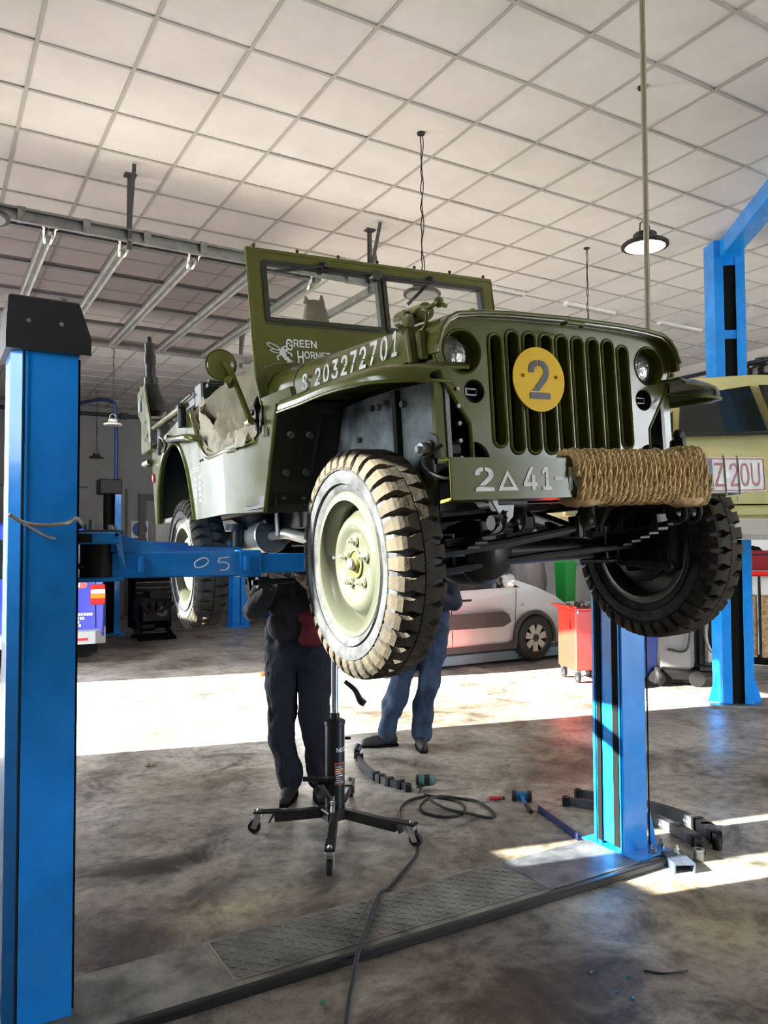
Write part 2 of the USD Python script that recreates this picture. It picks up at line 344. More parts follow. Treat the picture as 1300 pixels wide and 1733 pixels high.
# ceiling: tiles lie in a grid of metal bars; the 300 nearest in view are parts
ceil = thing('ceiling', 'white suspended ceiling of square tiles in a grey metal grid', None, (0, 0, ZC), kind='structure')
GX, GY, TS = .561, 4.672, .6
cells = []
for i in range(-2, 19):
    for j in range(-17, 26):
        x0, y0 = GX+.6*i, GY+.6*j
        x1, y1 = x0+.6, y0+.6
        x0, x1, y0, y1 = max(x0, XW0), min(x1, XW1), max(y0, YW0), min(y1, YW1)
        if x1-x0 > .05 and y1-y0 > .05:
            c = np.array([(x0+x1)/2, (y0+y1)/2, ZC])-np.array([0, 0, 1.65]); dz = c@CF
            seen = dz > .5 and abs(c@CR/dz*FPX) < 740 and abs(c@CU/dz*FPX) < 950
            cells.append((0 if seen else 1, np.linalg.norm(c), x0, x1, y0, y1))
cells.sort()
rest = []
for k, (s, d, x0, x1, y0, y1) in enumerate(cells):
    sag = rng.uniform(-.002, .004)
    t = box(((x0+x1)/2, (y0+y1)/2, .012+sag), (x1-x0-.012, y1-y0-.012, .016), .003)
    if k < 300: part(ceil, 'tile', t, TILEM, False)
    else: rest.append(t)
part(ceil, 'tile_field', rest, TILEM, False, label='far ceiling tiles', kind='stuff')
bars = []
for i in range(-1, 19):
    x = GX+.6*i
    if XW0 < x < XW1: bars.append(bx(x-.012, x+.012, YW0, YW1, -.006, .004))
for j in range(-16, 26):
    y = GY+.6*j
    if YW0 < y < YW1: bars.append(bx(XW0, XW1, y-.012, y+.012, -.0055, .0045))
part(ceil, 'grid', bars, TBAR, False)
part(ceil, 'slab', bx(XW0-.3, XW1+.3, YW0-.3, YW1+.3, .22, .5), WALLW, False)
# ---------------------------------------------------------------- the jeep (local axes: x forward, y to its left, z up from the tyre line)
JR = np.array([[-0.0439361, 0.9981419, -0.0422187], [-0.9987883, -0.0429482, 0.0240288], [0.0221709, 0.0432233, 0.9988194]])
JT = np.array([1.8306878, 2.1490660, 1.2602914])
def j2w(p): return np.atleast_2d(np.asarray(p, float))@JR.T+JT
jeep = thing('jeep', 'olive green open military jeep raised on the blue lift in the middle', 'jeep',
             mat=Gf.Matrix4d(*JR[:, 0], 0, *JR[:, 1], 0, *JR[:, 2], 0, *JT, 1))
# --- body tub
arch = [(-1.675, .58), (-1.70, .66), (-1.775, .83), (-1.86, .93), (-1.96, 1.0), (-2.10, 1.03), (-2.24, 1.01), (-2.36, .95), (-2.45, .84), (-2.50, .72), (-2.52, .60)]
side = Polygon([(-2.61, .60), (-2.635, .85), (-2.63, 1.075), (-2.2, 1.10), (-1.78, 1.14), (-1.72, 1.135), (-1.66, 1.10), (-1.58, 1.0), (-1.50, .92), (-1.42, .87), (-1.32, .853), (-.80, .862), (-.745, .885), (-.725, .93), (-.72, 1.0), (-.74, 1.02), (-.49, 1.02), (-.455, .92), (-.64, .562), (-1.15, .58)]+arch)
def taper(t):
    t = man(t).copy(); v = t.vertices; v[:, 1] += np.clip((v[:, 0]+1.14)/.55, 0, 1.3)*.062*np.sign(-v[:, 1]); return tm(v, t.faces)
sm = cat([taper(prism(side.intersection(shapely.box(a, 0, b, 2)), -.712, -.69, 'y')) for a, b in ((-3, -1.14), (-1.14, 0))])
rib_in = taper(tube(spline([(-1.72, -.705, 1.14), (-1.655, -.708, 1.095), (-1.58, -.71, 1.0), (-1.50, -.71, .92), (-1.42, -.71, .872), (-1.32, -.71, .857), (-1.0, -.71, .862), (-.80, -.71, .866)], 5), .011, 8))
part(jeep, 'side_panel', [sm, rib_in], OD)
part(jeep, 'side_panel', [flip_y(sm), flip_y(rib_in)], OD)
rimarch = tube(spline([(a, -.712, b) for a, b in arch], 3), .012, 8)
part(jeep, 'wheel_arch_rim', rimarch, OD); part(jeep, 'wheel_arch_rim', flip_y(rimarch), OD)
for s in (1, -1):
    wb = [bx(-2.6, -1.64, -.47, -.45, .62, 1.04), bx(-2.6, -1.64, -.69, -.45, 1.03, 1.05), bx(-1.66, -1.64, -.69, -.45, .6, 1.05), bx(-2.6, -2.53, -.69, -.45, .6, 1.05)]
    wb = cat(wb); part(jeep, 'wheel_house', wb if s > 0 else flip_y(wb), OD_DK, False)
ped = cat([bx(-2.45, -1.70, -.52, -.50, .70, .80, .004)])
part(jeep, 'wheel_house_brace', ped, OD_GRAY, False)
part(jeep, 'tub_floor', [bx(-2.6, -.55, -.69, .69, .60, .625), bx(-1.2, -.55, -.69, .69, .58, .605)], OD_DK, False)
part(jeep, 'rear_panel', [bx(-2.635, -2.60, -.70, .70, .60, 1.08, .01)], OD)
part(jeep, 'firewall', [bx(-.62, -.60, -.56, .56, .58, 1.08)], OD_DK, False)
part(jeep, 'dashboard', [bx(-.96, -.93, -.58, .58, .96, 1.17, .01)], OD)
# --- cowl and hood
def crown(x, w, zt, zb, lean=.02):
    """cross-section of hood / cowl at x, open at the bottom"""
    P = []
    for t in np.linspace(0, 1, 6): P.append((-(w)+lean*0-.0+t*0, zb+(zt-.085-zb)*t))
    P = [(-w+.004*0, zb), (-w, zb+(zt-.10-zb)*.5), (-w+.004, zt-.10), (-w+.018, zt-.062), (-w+.042, zt-.033), (-w+.075, zt-.015), (-w+.16, zt-.004), (-w*.45, zt+.003), (0, zt+.007)]
    P = P+[(-a, b) for a, b in P[-2::-1]]
    return [(x, a, b) for a, b in P]
hx = [(.335, .497, 1.097, .962), (.318, .503, 1.1, .962), (.0, .527, 1.123, .968), (-.3, .552, 1.145, .975), (-.60, .577, 1.166, .985)]
part(jeep, 'hood', sheet([crown(*h) for h in hx], -.012), OD, 40)
cx = [(-.61, .578, 1.166, .95), (-.75, .59, 1.175, .95), (-.965, .605, 1.185, .95)]
part(jeep, 'cowl', sheet([crown(*h) for h in cx], -.012), OD, 40)
part(jeep, 'hood_front_lip', tube([np.array(p)-[0.0, 0, .004] for p in crown(.335, .499, 1.1, .99)], .007, 8), OD)
for y in (-.18, .2):
    part(jeep, 'hood_rest_block', [box((.10, y, 1.145), (.10, .05, .03), .006), box((.10, y-.035, 1.155), (.05, .02, .045), .004)], OD)
part(jeep, 'hood_pull', [tube([(.352, -.045, 1.075), (.372, -.04, 1.077), (.372, .03, 1.075), (.352, .035, 1.073)], .007, 8)], OD)
# hood catches on both sides
for s in (1, -1):
    t = [beam((.245, -.53, .94), (.22, -.525, 1.06), .03, .022, .006), cyl((.245, -.535, .90), (.245, -.535, .95), .005, 8), tube(spline([(.225, -.53, 1.05), (.20, -.51, 1.09), (.15, -.49, 1.11), (.11, -.48, 1.115)], 5), .016, 8), beam((.28, -.515, .95), (.262, -.51, 1.04), .025, .02, .005)]
    t = cat(t); part(jeep, 'hood_catch', t if s > 0 else flip_y(t), OD)
straps = [tube(spline([(.12, -.50, 1.10), (.16, -.49, 1.125), (.21, -.485, 1.115), (.25, -.478, 1.118), (.285, -.47, 1.10)], 6), .007, 6), tube(spline([(.05, -.48, 1.13), (.09, -.50, 1.135), (.13, -.52, 1.09), (.15, -.53, 1.07)], 6), .009, 6), tube(spline([(.20, -.50, 1.11), (.24, -.51, 1.09), (.235, -.515, 1.05), (.21, -.52, 1.04)], 6), .006, 6), ball((.26, -.478, 1.118), .016, sub=1)]
part(jeep, 'hood_catch_hook', mv(cat(straps), (.045, .01, 0)), OD)
part(jeep, 'hood_hold_down', cyl((0.05, -.455, 1.135), (.21, -.455, 1.12), .028, 14), OD)
# lettering on the near side of the hood
hd = np.array([.195, -.535, .981])-np.array([-.605, -.585, 1.020]); hu = hd/np.linalg.norm(hd)
def on_hood(t, x, z, y=None):
    y = -.503-(.318-x)*.0815 if y is None else y
    return place(t, (x, y-.003, z), hu*np.array([1, 1, 1]), (0, 0.03, 1))
def gapped(t, gaps):
    m = tomf(t)
    for (x0, x1, y0, y1) in gaps: m = m-m3.Manifold.cube((x1-x0, y1-y0, .1)).translate((x0, y0, -.05))
    return man(m)
def fit(t, w, h, italic=0.0):
    t = man(t).copy(); b = t.bounds; v = t.vertices-b[0]
    v = v*[w/(b[1][0]-b[0][0]), h/(b[1][1]-b[0][1]), 1]; v[:, 0] += italic*v[:, 1]; return tm(v, t.faces)
digits = 'S2032272701'
chars = [('S', 0), ('2', 1.6), ('0', 2.6), ('3', 3.6), ('2', 4.6), ('7', 5.55), ('2', 6.5), ('7', 7.5), ('0', 8.5), ('1', 9.55)]
for c, k in chars:
    w = .045 if c != '1' else .032
    g = fit(meshkit.text_mesh(c, .1, .0015, True), w, .064+.0016*k, .12)
    if c in '0': g = gapped(g, [(.023, .0275, -.01, .2)])
    elif c in '27S3': g = gapped(g, [(.010, .060, .028, .0315)])
    part(jeep, 'hood_number', on_hood(g, -.525+k*.0655, 1.010-k*.0014), WHITE, False)
g = fit(meshkit.text_mesh('T25', .1, .0015, True), .075, .026, .12)
part(jeep, 'hood_number', on_hood(g, -.50, .975), WHITE, False, label='small painted code under the serial number')
# --- front fenders
def fender(s):
    top = [(-.41, .940), (-.2, .930), (0, .924), (.2, .911), (.30, .902), (.38, .893)]
    rows = []
    outer = {-.41: -.725, -.2: -.725, 0: -.725, .2: -.722, .30: -.70, .38: -.64}
    for x, z in top:
        yo = outer[x]
        rows.append([(x, -.44, z+.030), (x, -.52, z+.028), (x, yo+.05, z+.018), (x, yo+.018, z+.010), (x, yo+.004, z-.004), (x, yo, z-.018), (x, yo+.002, z-.034)])
    rows.append([(.405, -.44, .905), (.41, -.48, .904), (.412, -.53, .898), (.413, -.56, .892), (.413, -.575, .884), (.412, -.58, .872), (.41, -.58, .857)])
    A = sheet(rows, -.008)
    lip = tube(spline([(-.41, -.723, .906), (-.2, -.724, .896), (0, -.724, .890), (.2, -.721, .877), (.30, -.699, .868), (.38, -.64, .859), (.41, -.58, .857), (.40, -.50, .86), (.33, -.45, .87)], 6), .0055, 8)
    # sloping rear panel, facing forward
    B = loft([[(-.415, -.722, .928), (-.405, -.722, .935), (-.405, -.44, .955), (-.415, -.44, .955)], [(-.60, -.722, .556), (-.59, -.722, .552), (-.59, -.44, .552), (-.60, -.44, .556)]])
    edge = tube([(-.408, -.722, .935), (-.594, -.722, .556)], .008, 8)
    skirt = prism(Polygon([(-.59, .56), (-.42, .93), (-.2, .93), (0, .92), (.2, .9), (.29, .885), (.29, .64), (.1, .60), (-.3, .585)]), -.455, -.44, 'y')
    f = (lambda t: t) if s > 0 else flip_y
    p = part(jeep, 'front_fender', f(cat([A, lip])), OD, 40)
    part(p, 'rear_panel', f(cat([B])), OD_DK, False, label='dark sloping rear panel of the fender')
    part(p, 'panel_edge', f(edge), OD)
    part(p, 'inner_skirt', f(skirt), OD_GRAY, False, label='worn grey inner fender skirt')
    part(p, 'brace', f(cat([beam((-.33, -.56, .885), (-.50, -.56, .60), .05, .012), ])), STEEL_BLK, False)
    part(p, 'skirt_rib', f(bx(-.005, .02, -.475, -.455, .62, .91)), STEEL_BLK, False); part(p, 'skirt_rib', f(bx(.265, .285, -.49, -.44, .64, .885)), OD, False)
    for (x, y) in ((-.525, -.66), (-.525, -.58), (-.585+.012, -.66), (-.585+.012, -.58), (-.46, -.66), (-.46, -.585), (-.385, -.57), (-.50, -.535)):
        z = .556+(x+.597)*(.935-.556)/.187
        part(p, 'bolt', f(cyl((x+.006, y, z+.0), (x+.022, y, z-.008), .013, 8)), DULL)
    for (x, z) in ((-.17, .885), (-.12, .88), (-.07, .885), (.05, .86), (-.28, .79)):
        part(p, 'bolt', f(cyl((x, -.455, z), (x, -.472, z), .011, 8)), DULL)
fender(1); fender(-1)
for k in range(9):
    part(jeep, 'splash_edge_bolt', cyl((.29, -.415+.0*k, .655+.026*k), (.302, -.415, .655+.026*k), .007, 6), DULL) if k % 2 == 0 else None
# --- grille
outl = Polygon([(-.37, .645), (-.372, .76), (-.46, .89), (-.49, .97), (-.483, 1.03), (-.462, 1.065), (-.42, 1.084), (-.2, 1.094), (0, 1.098), (.2, 1.094), (.42, 1.084), (.462, 1.065), (.483, 1.03), (.49, .97), (.46, .89), (.372, .76), (.37, .645)]).buffer(-.008).buffer(.008)
slots = []
for i in range(9):
    y = -.266+.0665*i; z0, z1 = (.672, 1.055) if 0 < i < 8 else (.692, 1.04)
    slots.append(rrect(y-.0225, y+.0225, z0, z1, .022))
heads = [Point(s*.389, .978).buffer(.0665, quad_segs=12) for s in (-1, 1)]
marks = [Point(s*.353, .859).buffer(.036, quad_segs=10) for s in (-1, 1)]
tow = [shapely.box(-.375, .62, -.33, .69).buffer(0), Point(-.365, .65).buffer(.055), Point(.365, .65).buffer(.055)]
gp = outl.difference(unary_union(slots+heads+marks+tow))
gr = part(jeep, 'grille', prism(gp, .280, .296, 'x'), OD, False)
def ring(poly, x, r, n=1): 
    c = np.array(poly.exterior.coords)[::n]; return tube([(x, a, b) for a, b in c[:-1]], r, 6, closed=True)
for q in slots:
    part(gr, 'slot_edge', cat([ring(q.buffer(.002), .296, .0055), prism(q.buffer(.003).difference(q), .255, .283, 'x')]), OD, 40)
part(gr, 'outer_edge', tube([(.292, a, b) for a, b in list(outl.exterior.coords)[:-1]], .007, 8, closed=True), OD)
for hd_, s in zip(heads, (-1, 1)):
    h = part(jeep, 'headlight', cat([lathe([(.068, -.10), (.071, -.01), (.0715, .002), (.068, .006), (.064, .003), (.0635, -.10)], 32, (.294, s*.389, .978), (1, 0, 0), closed=True)]), OD)
    part(h, 'lens', lathe([(.060, -.02), (.058, -.012), (.048, -.003), (.03, .005), (.001, .009)], 32, (.262, s*.389, .978), (1, 0, .02)), LENS)
    part(h, 'bezel', lathe([(.0635, -.03), (.064, -.018), (.061, -.012), (.0585, -.018)], 32, (.266, s*.389, .978), (1, 0, .02), closed=True), STEEL, label='metal ring round the headlight glass')
    part(h, 'backing', cyl((.175, s*.389, .978), (.19, s*.389, .978), .068, 20), BLKM)
for mk, s in zip(marks, (-1, 1)):
    h = part(jeep, 'marker_light', cat([lathe([(.037, -.05), (.038, .0), (.036, .004), (.033, .0), (.033, -.05)], 24, (.294, s*.353, .859), (1, 0, 0), closed=True), cyl((.24, s*.353, .859), (.262, s*.353, .859), .036, 20)]), OD_DK)
    rw = shapely.box(-.022, -.011, .022, .011).difference(shapely.box(-.018, -.007, .018, .007))
    part(h, 'lens_frame', mv(prism(rw, .262, .28, 'x'), (0, s*.353, .86)), DULL, False)
part(jeep, 'radiator', [bx(.13, .18, -.31, .31, .62, 1.06)], BLKM, False)
d = part(jeep, 'sign_disc', prism(Point(-.110, .905).buffer(.103, quad_segs=20), .304, .308, 'x'), YEL, 40, label='round yellow disc with a black figure 2')
two = fit(meshkit.text_mesh('2', .1, .0012, True), .082, .126)
two = gapped(two, [(.036, .0415, .085, .2), (.0, .09, .0215, .0255)])
part(d, 'figure', place(two, (.3085, -.151, .842), (0, 1, 0), (0, 0, 1)), BLK, False, label='black stencilled figure 2')
for y in (-.172, -.04): part(d, 'rivet', ball((.309, y, .915), .006, sub=1), YEL)
# --- bumper
sec = [(.5, .518), (.5, .632), (.44, .636), (.44, .628), (.49, .625), (.49, .525), (.44, .522), (.44, .514)]
bm = prism(Polygon(sec), -.585, .585, 'y')
bp_ = part(jeep, 'front_bumper', bm, OD, False)
part(bp_, 'bumper_edge', cat([tube([(.441, s*.585, .634), (.499, s*.585, .631), (.499, s*.585, .519), (.441, s*.585, .516)], .004, 6) for s in (-1,)]), OD)
tri = Polygon([(-.438, .540), (-.367, .540), (-.404, .598)]).difference(Polygon([(-.421, .550), (-.385, .550), (-.4035, .58)]))
glyphs = [('2', -.512, .062), ('4', -.349, .049), ('1', -.283, .034), ('-', -.236, .029), ('M', -.184, .07)]
for c, y, w in glyphs:
    if c == '-': t = tm(*(lambda b: (b.vertices, b.faces))(bx(0, w, .027, .038, 0, .0015)))
    else:
        t = fit(meshkit.text_mesh(c, .1, .0015, True), w, .066)
        if c == '2': t = gapped(t, [(.028, .033, .045, .1), (-.01, .1, .0125, .0155)])
        if c == '4': t = gapped(t, [(.020, .0235, -.01, .013)])
        if c == '1': t = gapped(t, [(.0, .1, .030, .0335)])
    part(bp_, 'bumper_number', place(t, (.5005, y, .5395), (0, 1, 0), (0, 0, 1)), WHITE, False)
part(bp_, 'bumper_number', prism(tri, .5005, .502, 'x'), WHITE, False, label='white stencilled triangle')
part(bp_, 'bumper_gusset', prism(Polygon([(-.435, .52), (-.355, .517), (-.362, .47), (-.38, .455), (-.398, .462)]), .455, .462, 'x'), GALV, False, label='pale triangular bracket under the bumper')
part(bp_, 'bracket_bolt', [cyl((.462, -.383, .475), (.475, -.383, .475), .012, 10)], DULL)
hk = tube(spline([(.45, .33, .63), (.455, .335, .665), (.46, .328, .70), (.47, .312, .715), (.48, .297, .70)], 6), [.018, .018, .018, .010], 10)
part(jeep, 'tow_hook', hk, STEEL_BLK)
# --- windshield
WX = lambda z: -.925+(1.70-z)*.10
def wpl(poly, th, x=0):
    t = prism(poly, -th/2, th/2, 'x'); v = t.vertices; v[:, 0] += -.925+(1.70-v[:, 2])*.10+x; return tm(v, t.faces)
W = Polygon([(-.638, 1.703), (.638, 1.703), (.636, 1.35), (.636, 1.12), (.622, 1.02), (.57, .985), (.53, 1.0), (.53, 1.03), (.595, 1.05), (.597, 1.10), (.56, 1.15), (.49, 1.173), (.41, 1.185), (-.41, 1.185), (-.49, 1.173), (-.56, 1.15), (-.597, 1.10), (-.595, 1.05), (-.53, 1.03), (-.53, 1.0), (-.57, .985), (-.622, 1.02), (-.636, 1.12), (-.636, 1.35)])
ops = [rrect(-.572, -.006, 1.385, 1.655, .012, 3), rrect(.012, .572, 1.385, 1.655, .012, 3)]
ws = part(jeep, 'windshield_panel', wpl(W.difference(unary_union(ops)), .022), OD, False)
part(ws, 'panel_edge', tube([(WX(b)+.005, a, b) for a, b in list(W.exterior.coords)[:-1]], .0095, 8, closed=True), OD)
for o, y0 in zip(ops, (-1, 1)):
    fr = o.buffer(.004).difference(o.buffer(-.016))
    part(ws, 'glass_frame', wpl(fr, .03, .004), OD_DK, False)
    part(ws, 'glass', wpl(o.buffer(-.012), .004, .0), GLASSM, False)
part(ws, 'top_rail', beam((-.925, -.64, 1.70), (-.925, .64, 1.70), .03, .02, .004), OD)
part(ws, 'glass_hinge_rail', [beam((-.895, -.58, 1.373), (-.895, .58, 1.373), .03, .012, .003), beam((-.90, -.58, 1.36), (-.90, .58, 1.36), .02, .01, .002)], OD_DK)
for k in range(7):
    y = -.60+.2*k; part(ws, 'top_clip', [cyl((-.925, y, 1.705), (-.925, y, 1.722), .006, 6), ball((-.925, y, 1.722), .008, sub=1)], OD_DK)
def wip(y, a, l):
    o = np.array([-.885, y, 1.655]); e = o+np.array([.02, l*math.cos(a), l*math.sin(a)])
    w = part(ws, 'wiper', [tube([o, (o+e)/2+[.012, 0, 0], e], [.006, .006, .004], 6), beam(o+(e-o)*.35, e+(e-o)*.3, .006, .014)], BLK)
    part(w, 'wiper_motor', [ball(o+[-.01, 0, .005], .02, sub=1), cyl(o, o+[-.06, 0, 0], .02, 10)], BLK)
wip(-.29, math.radians(194), .19); wip(.27, math.radians(222), .16)
part(ws, 'wiper_link', tube([(-.872, -.28, 1.645), (-.872, .25, 1.640)], .004, 6), BLK)
part(ws, 'centre_catch', cyl((-.90, -.035, 1.64), (-.865, -.035, 1.64), .026, 14), OD_DK)
# painted name on the windshield panel
def on_ws(t, y, z): return place(t, (WX(z)+.0125, y, z), (0, 1, 0), (-.1, 0, 1))
def word(big, small, y, z, H, h, wB, ws_, tw):
    a = fit(meshkit.text_mesh(big, .1, .0012, True), wB, H); b = fit(meshkit.text_mesh(small, .1, .0012, True), tw, h)
    return [on_ws(a, y, z-(H-h)), on_ws(b, y+wB+.004, z)]
for t in word('G', 'REEN', -.495, 1.277, .052, .034, .031, .0, .108)+word('H', 'ORNET', -.447, 1.228, .055, .033, .029, .0, .124):
    part(ws, 'painted_name', t, WHITE, False)
em = []
def ell(cx_, cz_, a, b, ang): return affinity.rotate(affinity.scale(Point(cx_, cz_).buffer(1, quad_segs=8), a, b), ang)
em.append(ell(-.553, 1.272, .032, .011, -24).difference(ell(-.553, 1.272, .027, .007, -24)))
em.append(ell(-.54, 1.252, .03, .009, -8).difference(ell(-.54, 1.252, .025, .005, -8)))
em.append(ell(-.505, 1.262, .018, .014, 20).difference(ell(-.5, 1.268, .006, .004, 0)))
em.append(ell(-.512, 1.243, .016, .011, -30))
em += [ell(-.502, 1.228, .018, .006, -20), ell(-.494, 1.218, .016, .005, -10), ell(-.488, 1.209, .012, .004, 10)]
em += [LineString([(-.498, 1.274), (-.49, 1.288), (-.478, 1.292)]).buffer(.0025), LineString([(-.52, 1.24), (-.54, 1.228), (-.535, 1.216)]).buffer(.003), LineString([(-.49, 1.25), (-.475, 1.245), (-.473, 1.235)]).buffer(.003), LineString([(-.482, 1.21), (-.468, 1.214)]).buffer(.002)]
t = prism(unary_union(em), 0, .0012, 'z'); part(ws, 'emblem', [place(tm(t.vertices, t.faces), (WX(1.25)+.0125+.125, 0, 0), (0, 1, 0), (-.1, 0, 1))], WHITE, False, label='white painted hornet emblem')
# windshield pivots, hooks
for s in (1, -1):
    t = cat([bx(-.80, -.785, -.715, -.70, .90, 1.0, .002), cyl((-.79, -.73, .985), (-.74, -.73, .985), .011, 10), cyl((-.79, -.73, .93), (-.74, -.73, .93), .011, 10), tube([(-.75, -.725, .93), (-.75, -.725, .88), (-.765, -.725, .87)], .005, 6), bx(-.735, -.72, -.72, -.70, .91, .99, .002)])
    t = taper(t)
    part(jeep, 'windshield_hinge', t if s > 0 else flip_y(t), STEEL_BLK)
    for z0 in (.86, .73):
        q = taper(bx(-.70, -.685, -.716, -.70, z0, z0+.035)); part(jeep, 'panel_clip', q if s > 0 else flip_y(q), STEEL_BLK)
# --- mirror
mr = part(jeep, 'mirror', lathe([(.002, .016), (.02, .015), (.042, .011), (.054, .004), (.0575, .0), (.059, .003), (.0615, .0), (.061, -.008), (.056, -.012), (.05, -.012)], 36, (-.72, -.829, 1.142), (.94, -.10, -.08)), OD)
part(mr, 'arm', [tube([(-.695, -.826, 1.152), (-.70, -.80, 1.12), (-.73, -.725, .95), (-.735, -.72, .93)], [.010, .012, .012, .014], 10), cyl((-.76, -.72, .925), (-.71, -.72, .925), .015, 10), cyl((-.70, -.81, 1.08), (-.725, -.795, 1.066), .018, 10)], OD)
# --- things on the side
part(jeep, 'grab_handle', tube(spline([(-1.50, -.712, .965), (-1.51, -.75, .972), (-1.60, -.77, .985), (-1.9, -.77, 1.015), (-1.98, -.75, 1.025), (-2.0, -.712, 1.028)], 6), .017, 10), OD)
part(jeep, 'step_bracket', taper(cat([bx(-.90, -.65, -.73, -.71, .595, .612), bx(-.90, -.65, -.735, -.73, .595, .625)])), OD)
for y in (-.712, .712): part(jeep, 'rear_reflector', lathe([(.032, 0), (.032, .012), (.02, .02), (.001, .022)], 20, (-2.60, y*.985, .88), (-.35, np.sign(y)*.9, 0)), REDP)
part(jeep, 'rear_bumperette', tube(spline([(-2.62, -.60, .985), (-2.70, -.64, .985), (-2.735, -.70, .98), (-2.72, -.745, .978), (-2.63, -.73, .985)], 6), .016, 10), RIMP)
for (x, z) in ((-1.52, .86), (-1.48, .86)): part(jeep, 'rivet', ball((x, -.712, z), .007, sub=1), OD_DK)
sheet_marks = []
for r_, zz in enumerate((.832, .816)): sheet_marks.append(bx(-1.655+.0, -1.545, -.7135, -.712, zz, zz+.006))
for c_ in range(2):
    for q in range(5):
        x0 = -1.655+c_*.085; z0 = .775-.028*q
        sheet_marks += [bx(x0, x0+.045, -.7135, -.712, z0-.002, z0+.014), bx(x0+.05, x0+.062, -.7135, -.712, z0, z0+.012)] if c_ else [bx(x0, x0+.05, -.7135, -.712, z0-.003, z0+.016)]
part(jeep, 'stencil_table', sheet_marks, WHITE, False, label='small white stencilled table on the side panel')
# bow tubes and their stand
part(jeep, 'bow_tube', tube([(-2.62, -.735, 1.16), (-1.76, -.735, 1.165)], .017, 12), OD)
part(jeep, 'bow_tube', tube([(-2.62, -.66, 1.20), (-1.95, -.66, 1.215)], .015, 12), OD)
part(jeep, 'bow_socket', [cyl((-1.755, -.735, 1.06), (-1.755, -.735, 1.175), .022, 14), tube([(-1.78, -.735, 1.168), (-1.755, -.735, 1.168), (-1.745, -.735, 1.15)], .021, 12)], STEEL_BLK)
part(jeep, 'bow_clamp', [bx(-2.47, -2.44, -.76, -.64, 1.08, 1.19, .005), cyl((-2.35, -.72, 1.17), (-2.41, -.72, 1.0), .011, 8), cyl((-2.36, -.715, 1.14), (-2.30, -.715, 1.02), .010, 8)], DULL)
part(jeep, 'tool_bracket', [tube(spline([(-2.28, -.72, 1.02), (-2.25, -.74, 1.08), (-2.20, -.73, 1.06), (-2.18, -.73, 1.02), (-2.24, -.73, 1.0)], 4), .012, 6), bx(-2.3, -2.12, -.735, -.712, 1.055, 1.075)], OD_DK)
part(jeep, 'rear_rack', [bx(-2.55, -2.0, -.60, -.56, 1.22, 1.30, .01), bx(-2.0, -1.86, -.60, -.54, 1.20, 1.33, .01), cyl((-1.9, -.55, 1.33), (-1.9, .5, 1.33), .018, 10), bx(-1.93, -1.80, -.58, .5, 1.285, 1.31, .004)], OD_DK)
for k in range(5): part(jeep, 'rack_rail', [tube([(-2.55, -.62+.02*k, 1.27+.012*k), (-2.0, -.62+.02*k, 1.285+.012*k)], .006, 6)], DULL)
# antenna mount on the rear corner
ab = part(jeep, 'antenna_bracket', [prism(Polygon([(-2.795, 1.30), (-2.79, 1.43), (-2.70, 1.44), (-2.69, 1.46), (-2.56, 1.425), (-2.43, 1.18), (-2.455, 1.04), (-2.735, 1.045), (-2.70, 1.235)]).buffer(-.006).buffer(.006).difference(unary_union([Point(x, z).buffer(.013) for x, z in ((-2.76, 1.35), (-2.66, 1.38), (-2.56, 1.22), (-2.53, 1.13), (-2.60, 1.115))])), -.755, -.745, 'y'), bx(-2.735, -2.455, -.745, -.69, 1.04, 1.05)], OD, False, label='tall drilled bracket plate at the rear corner')
part(ab, 'antenna_base', lathe([(.06, 1.27), (.085, 1.30), (.085, 1.36), (.05, 1.44), (.048, 1.47), (.042, 1.475), (.042, 1.52), (.030, 1.525), (.030, 1.60), (.035, 1.605), (.035, 1.66), (.028, 1.67), (.028, 1.70), (.030, 1.705), (.030, 1.735), (.014, 1.74), (.014, 1.765), (.008, 1.78)], 20, (-2.70, -.685, 0), (0, 0, 1)), BLK)
# steering wheel and seats
sw = part(jeep, 'steering_wheel', tube([(-1.15+.06*math.sin(a), .33+.19*math.cos(a), 1.12+.17*math.sin(a)) for a in np.arange(28)*2*np.pi/28], .012, 8, closed=True), BLK)
part(sw, 'column', [tube([(-1.15, .33, 1.12), (-.6, .33, .85)], .02, 8)]+[tube([(-1.15, .33, 1.12), (-1.15+.06*math.sin(a), .33+.19*math.cos(a), 1.12+.17*math.sin(a))], .008, 6) for a in (.5, 2.6, 4.7)], BLK)
for y in (-.38, .38):
    st = part(jeep, 'seat', [box((-1.25, y, .86), (.42, .44, .10), .03)], CANVAS_DK)
    part(st, 'seat_back', [mv(box((0, 0, 0), (.09, .42, .36), .03), (-1.50, y, 1.08), ry=-10)], CANVAS_DK)
part(jeep, 'rear_bench', [box((-2.2, 0, .92), (.36, .86, .09), .03), box((-2.42, 0, 1.05), (.08, .86, .28), .03)], CANVAS_DK)
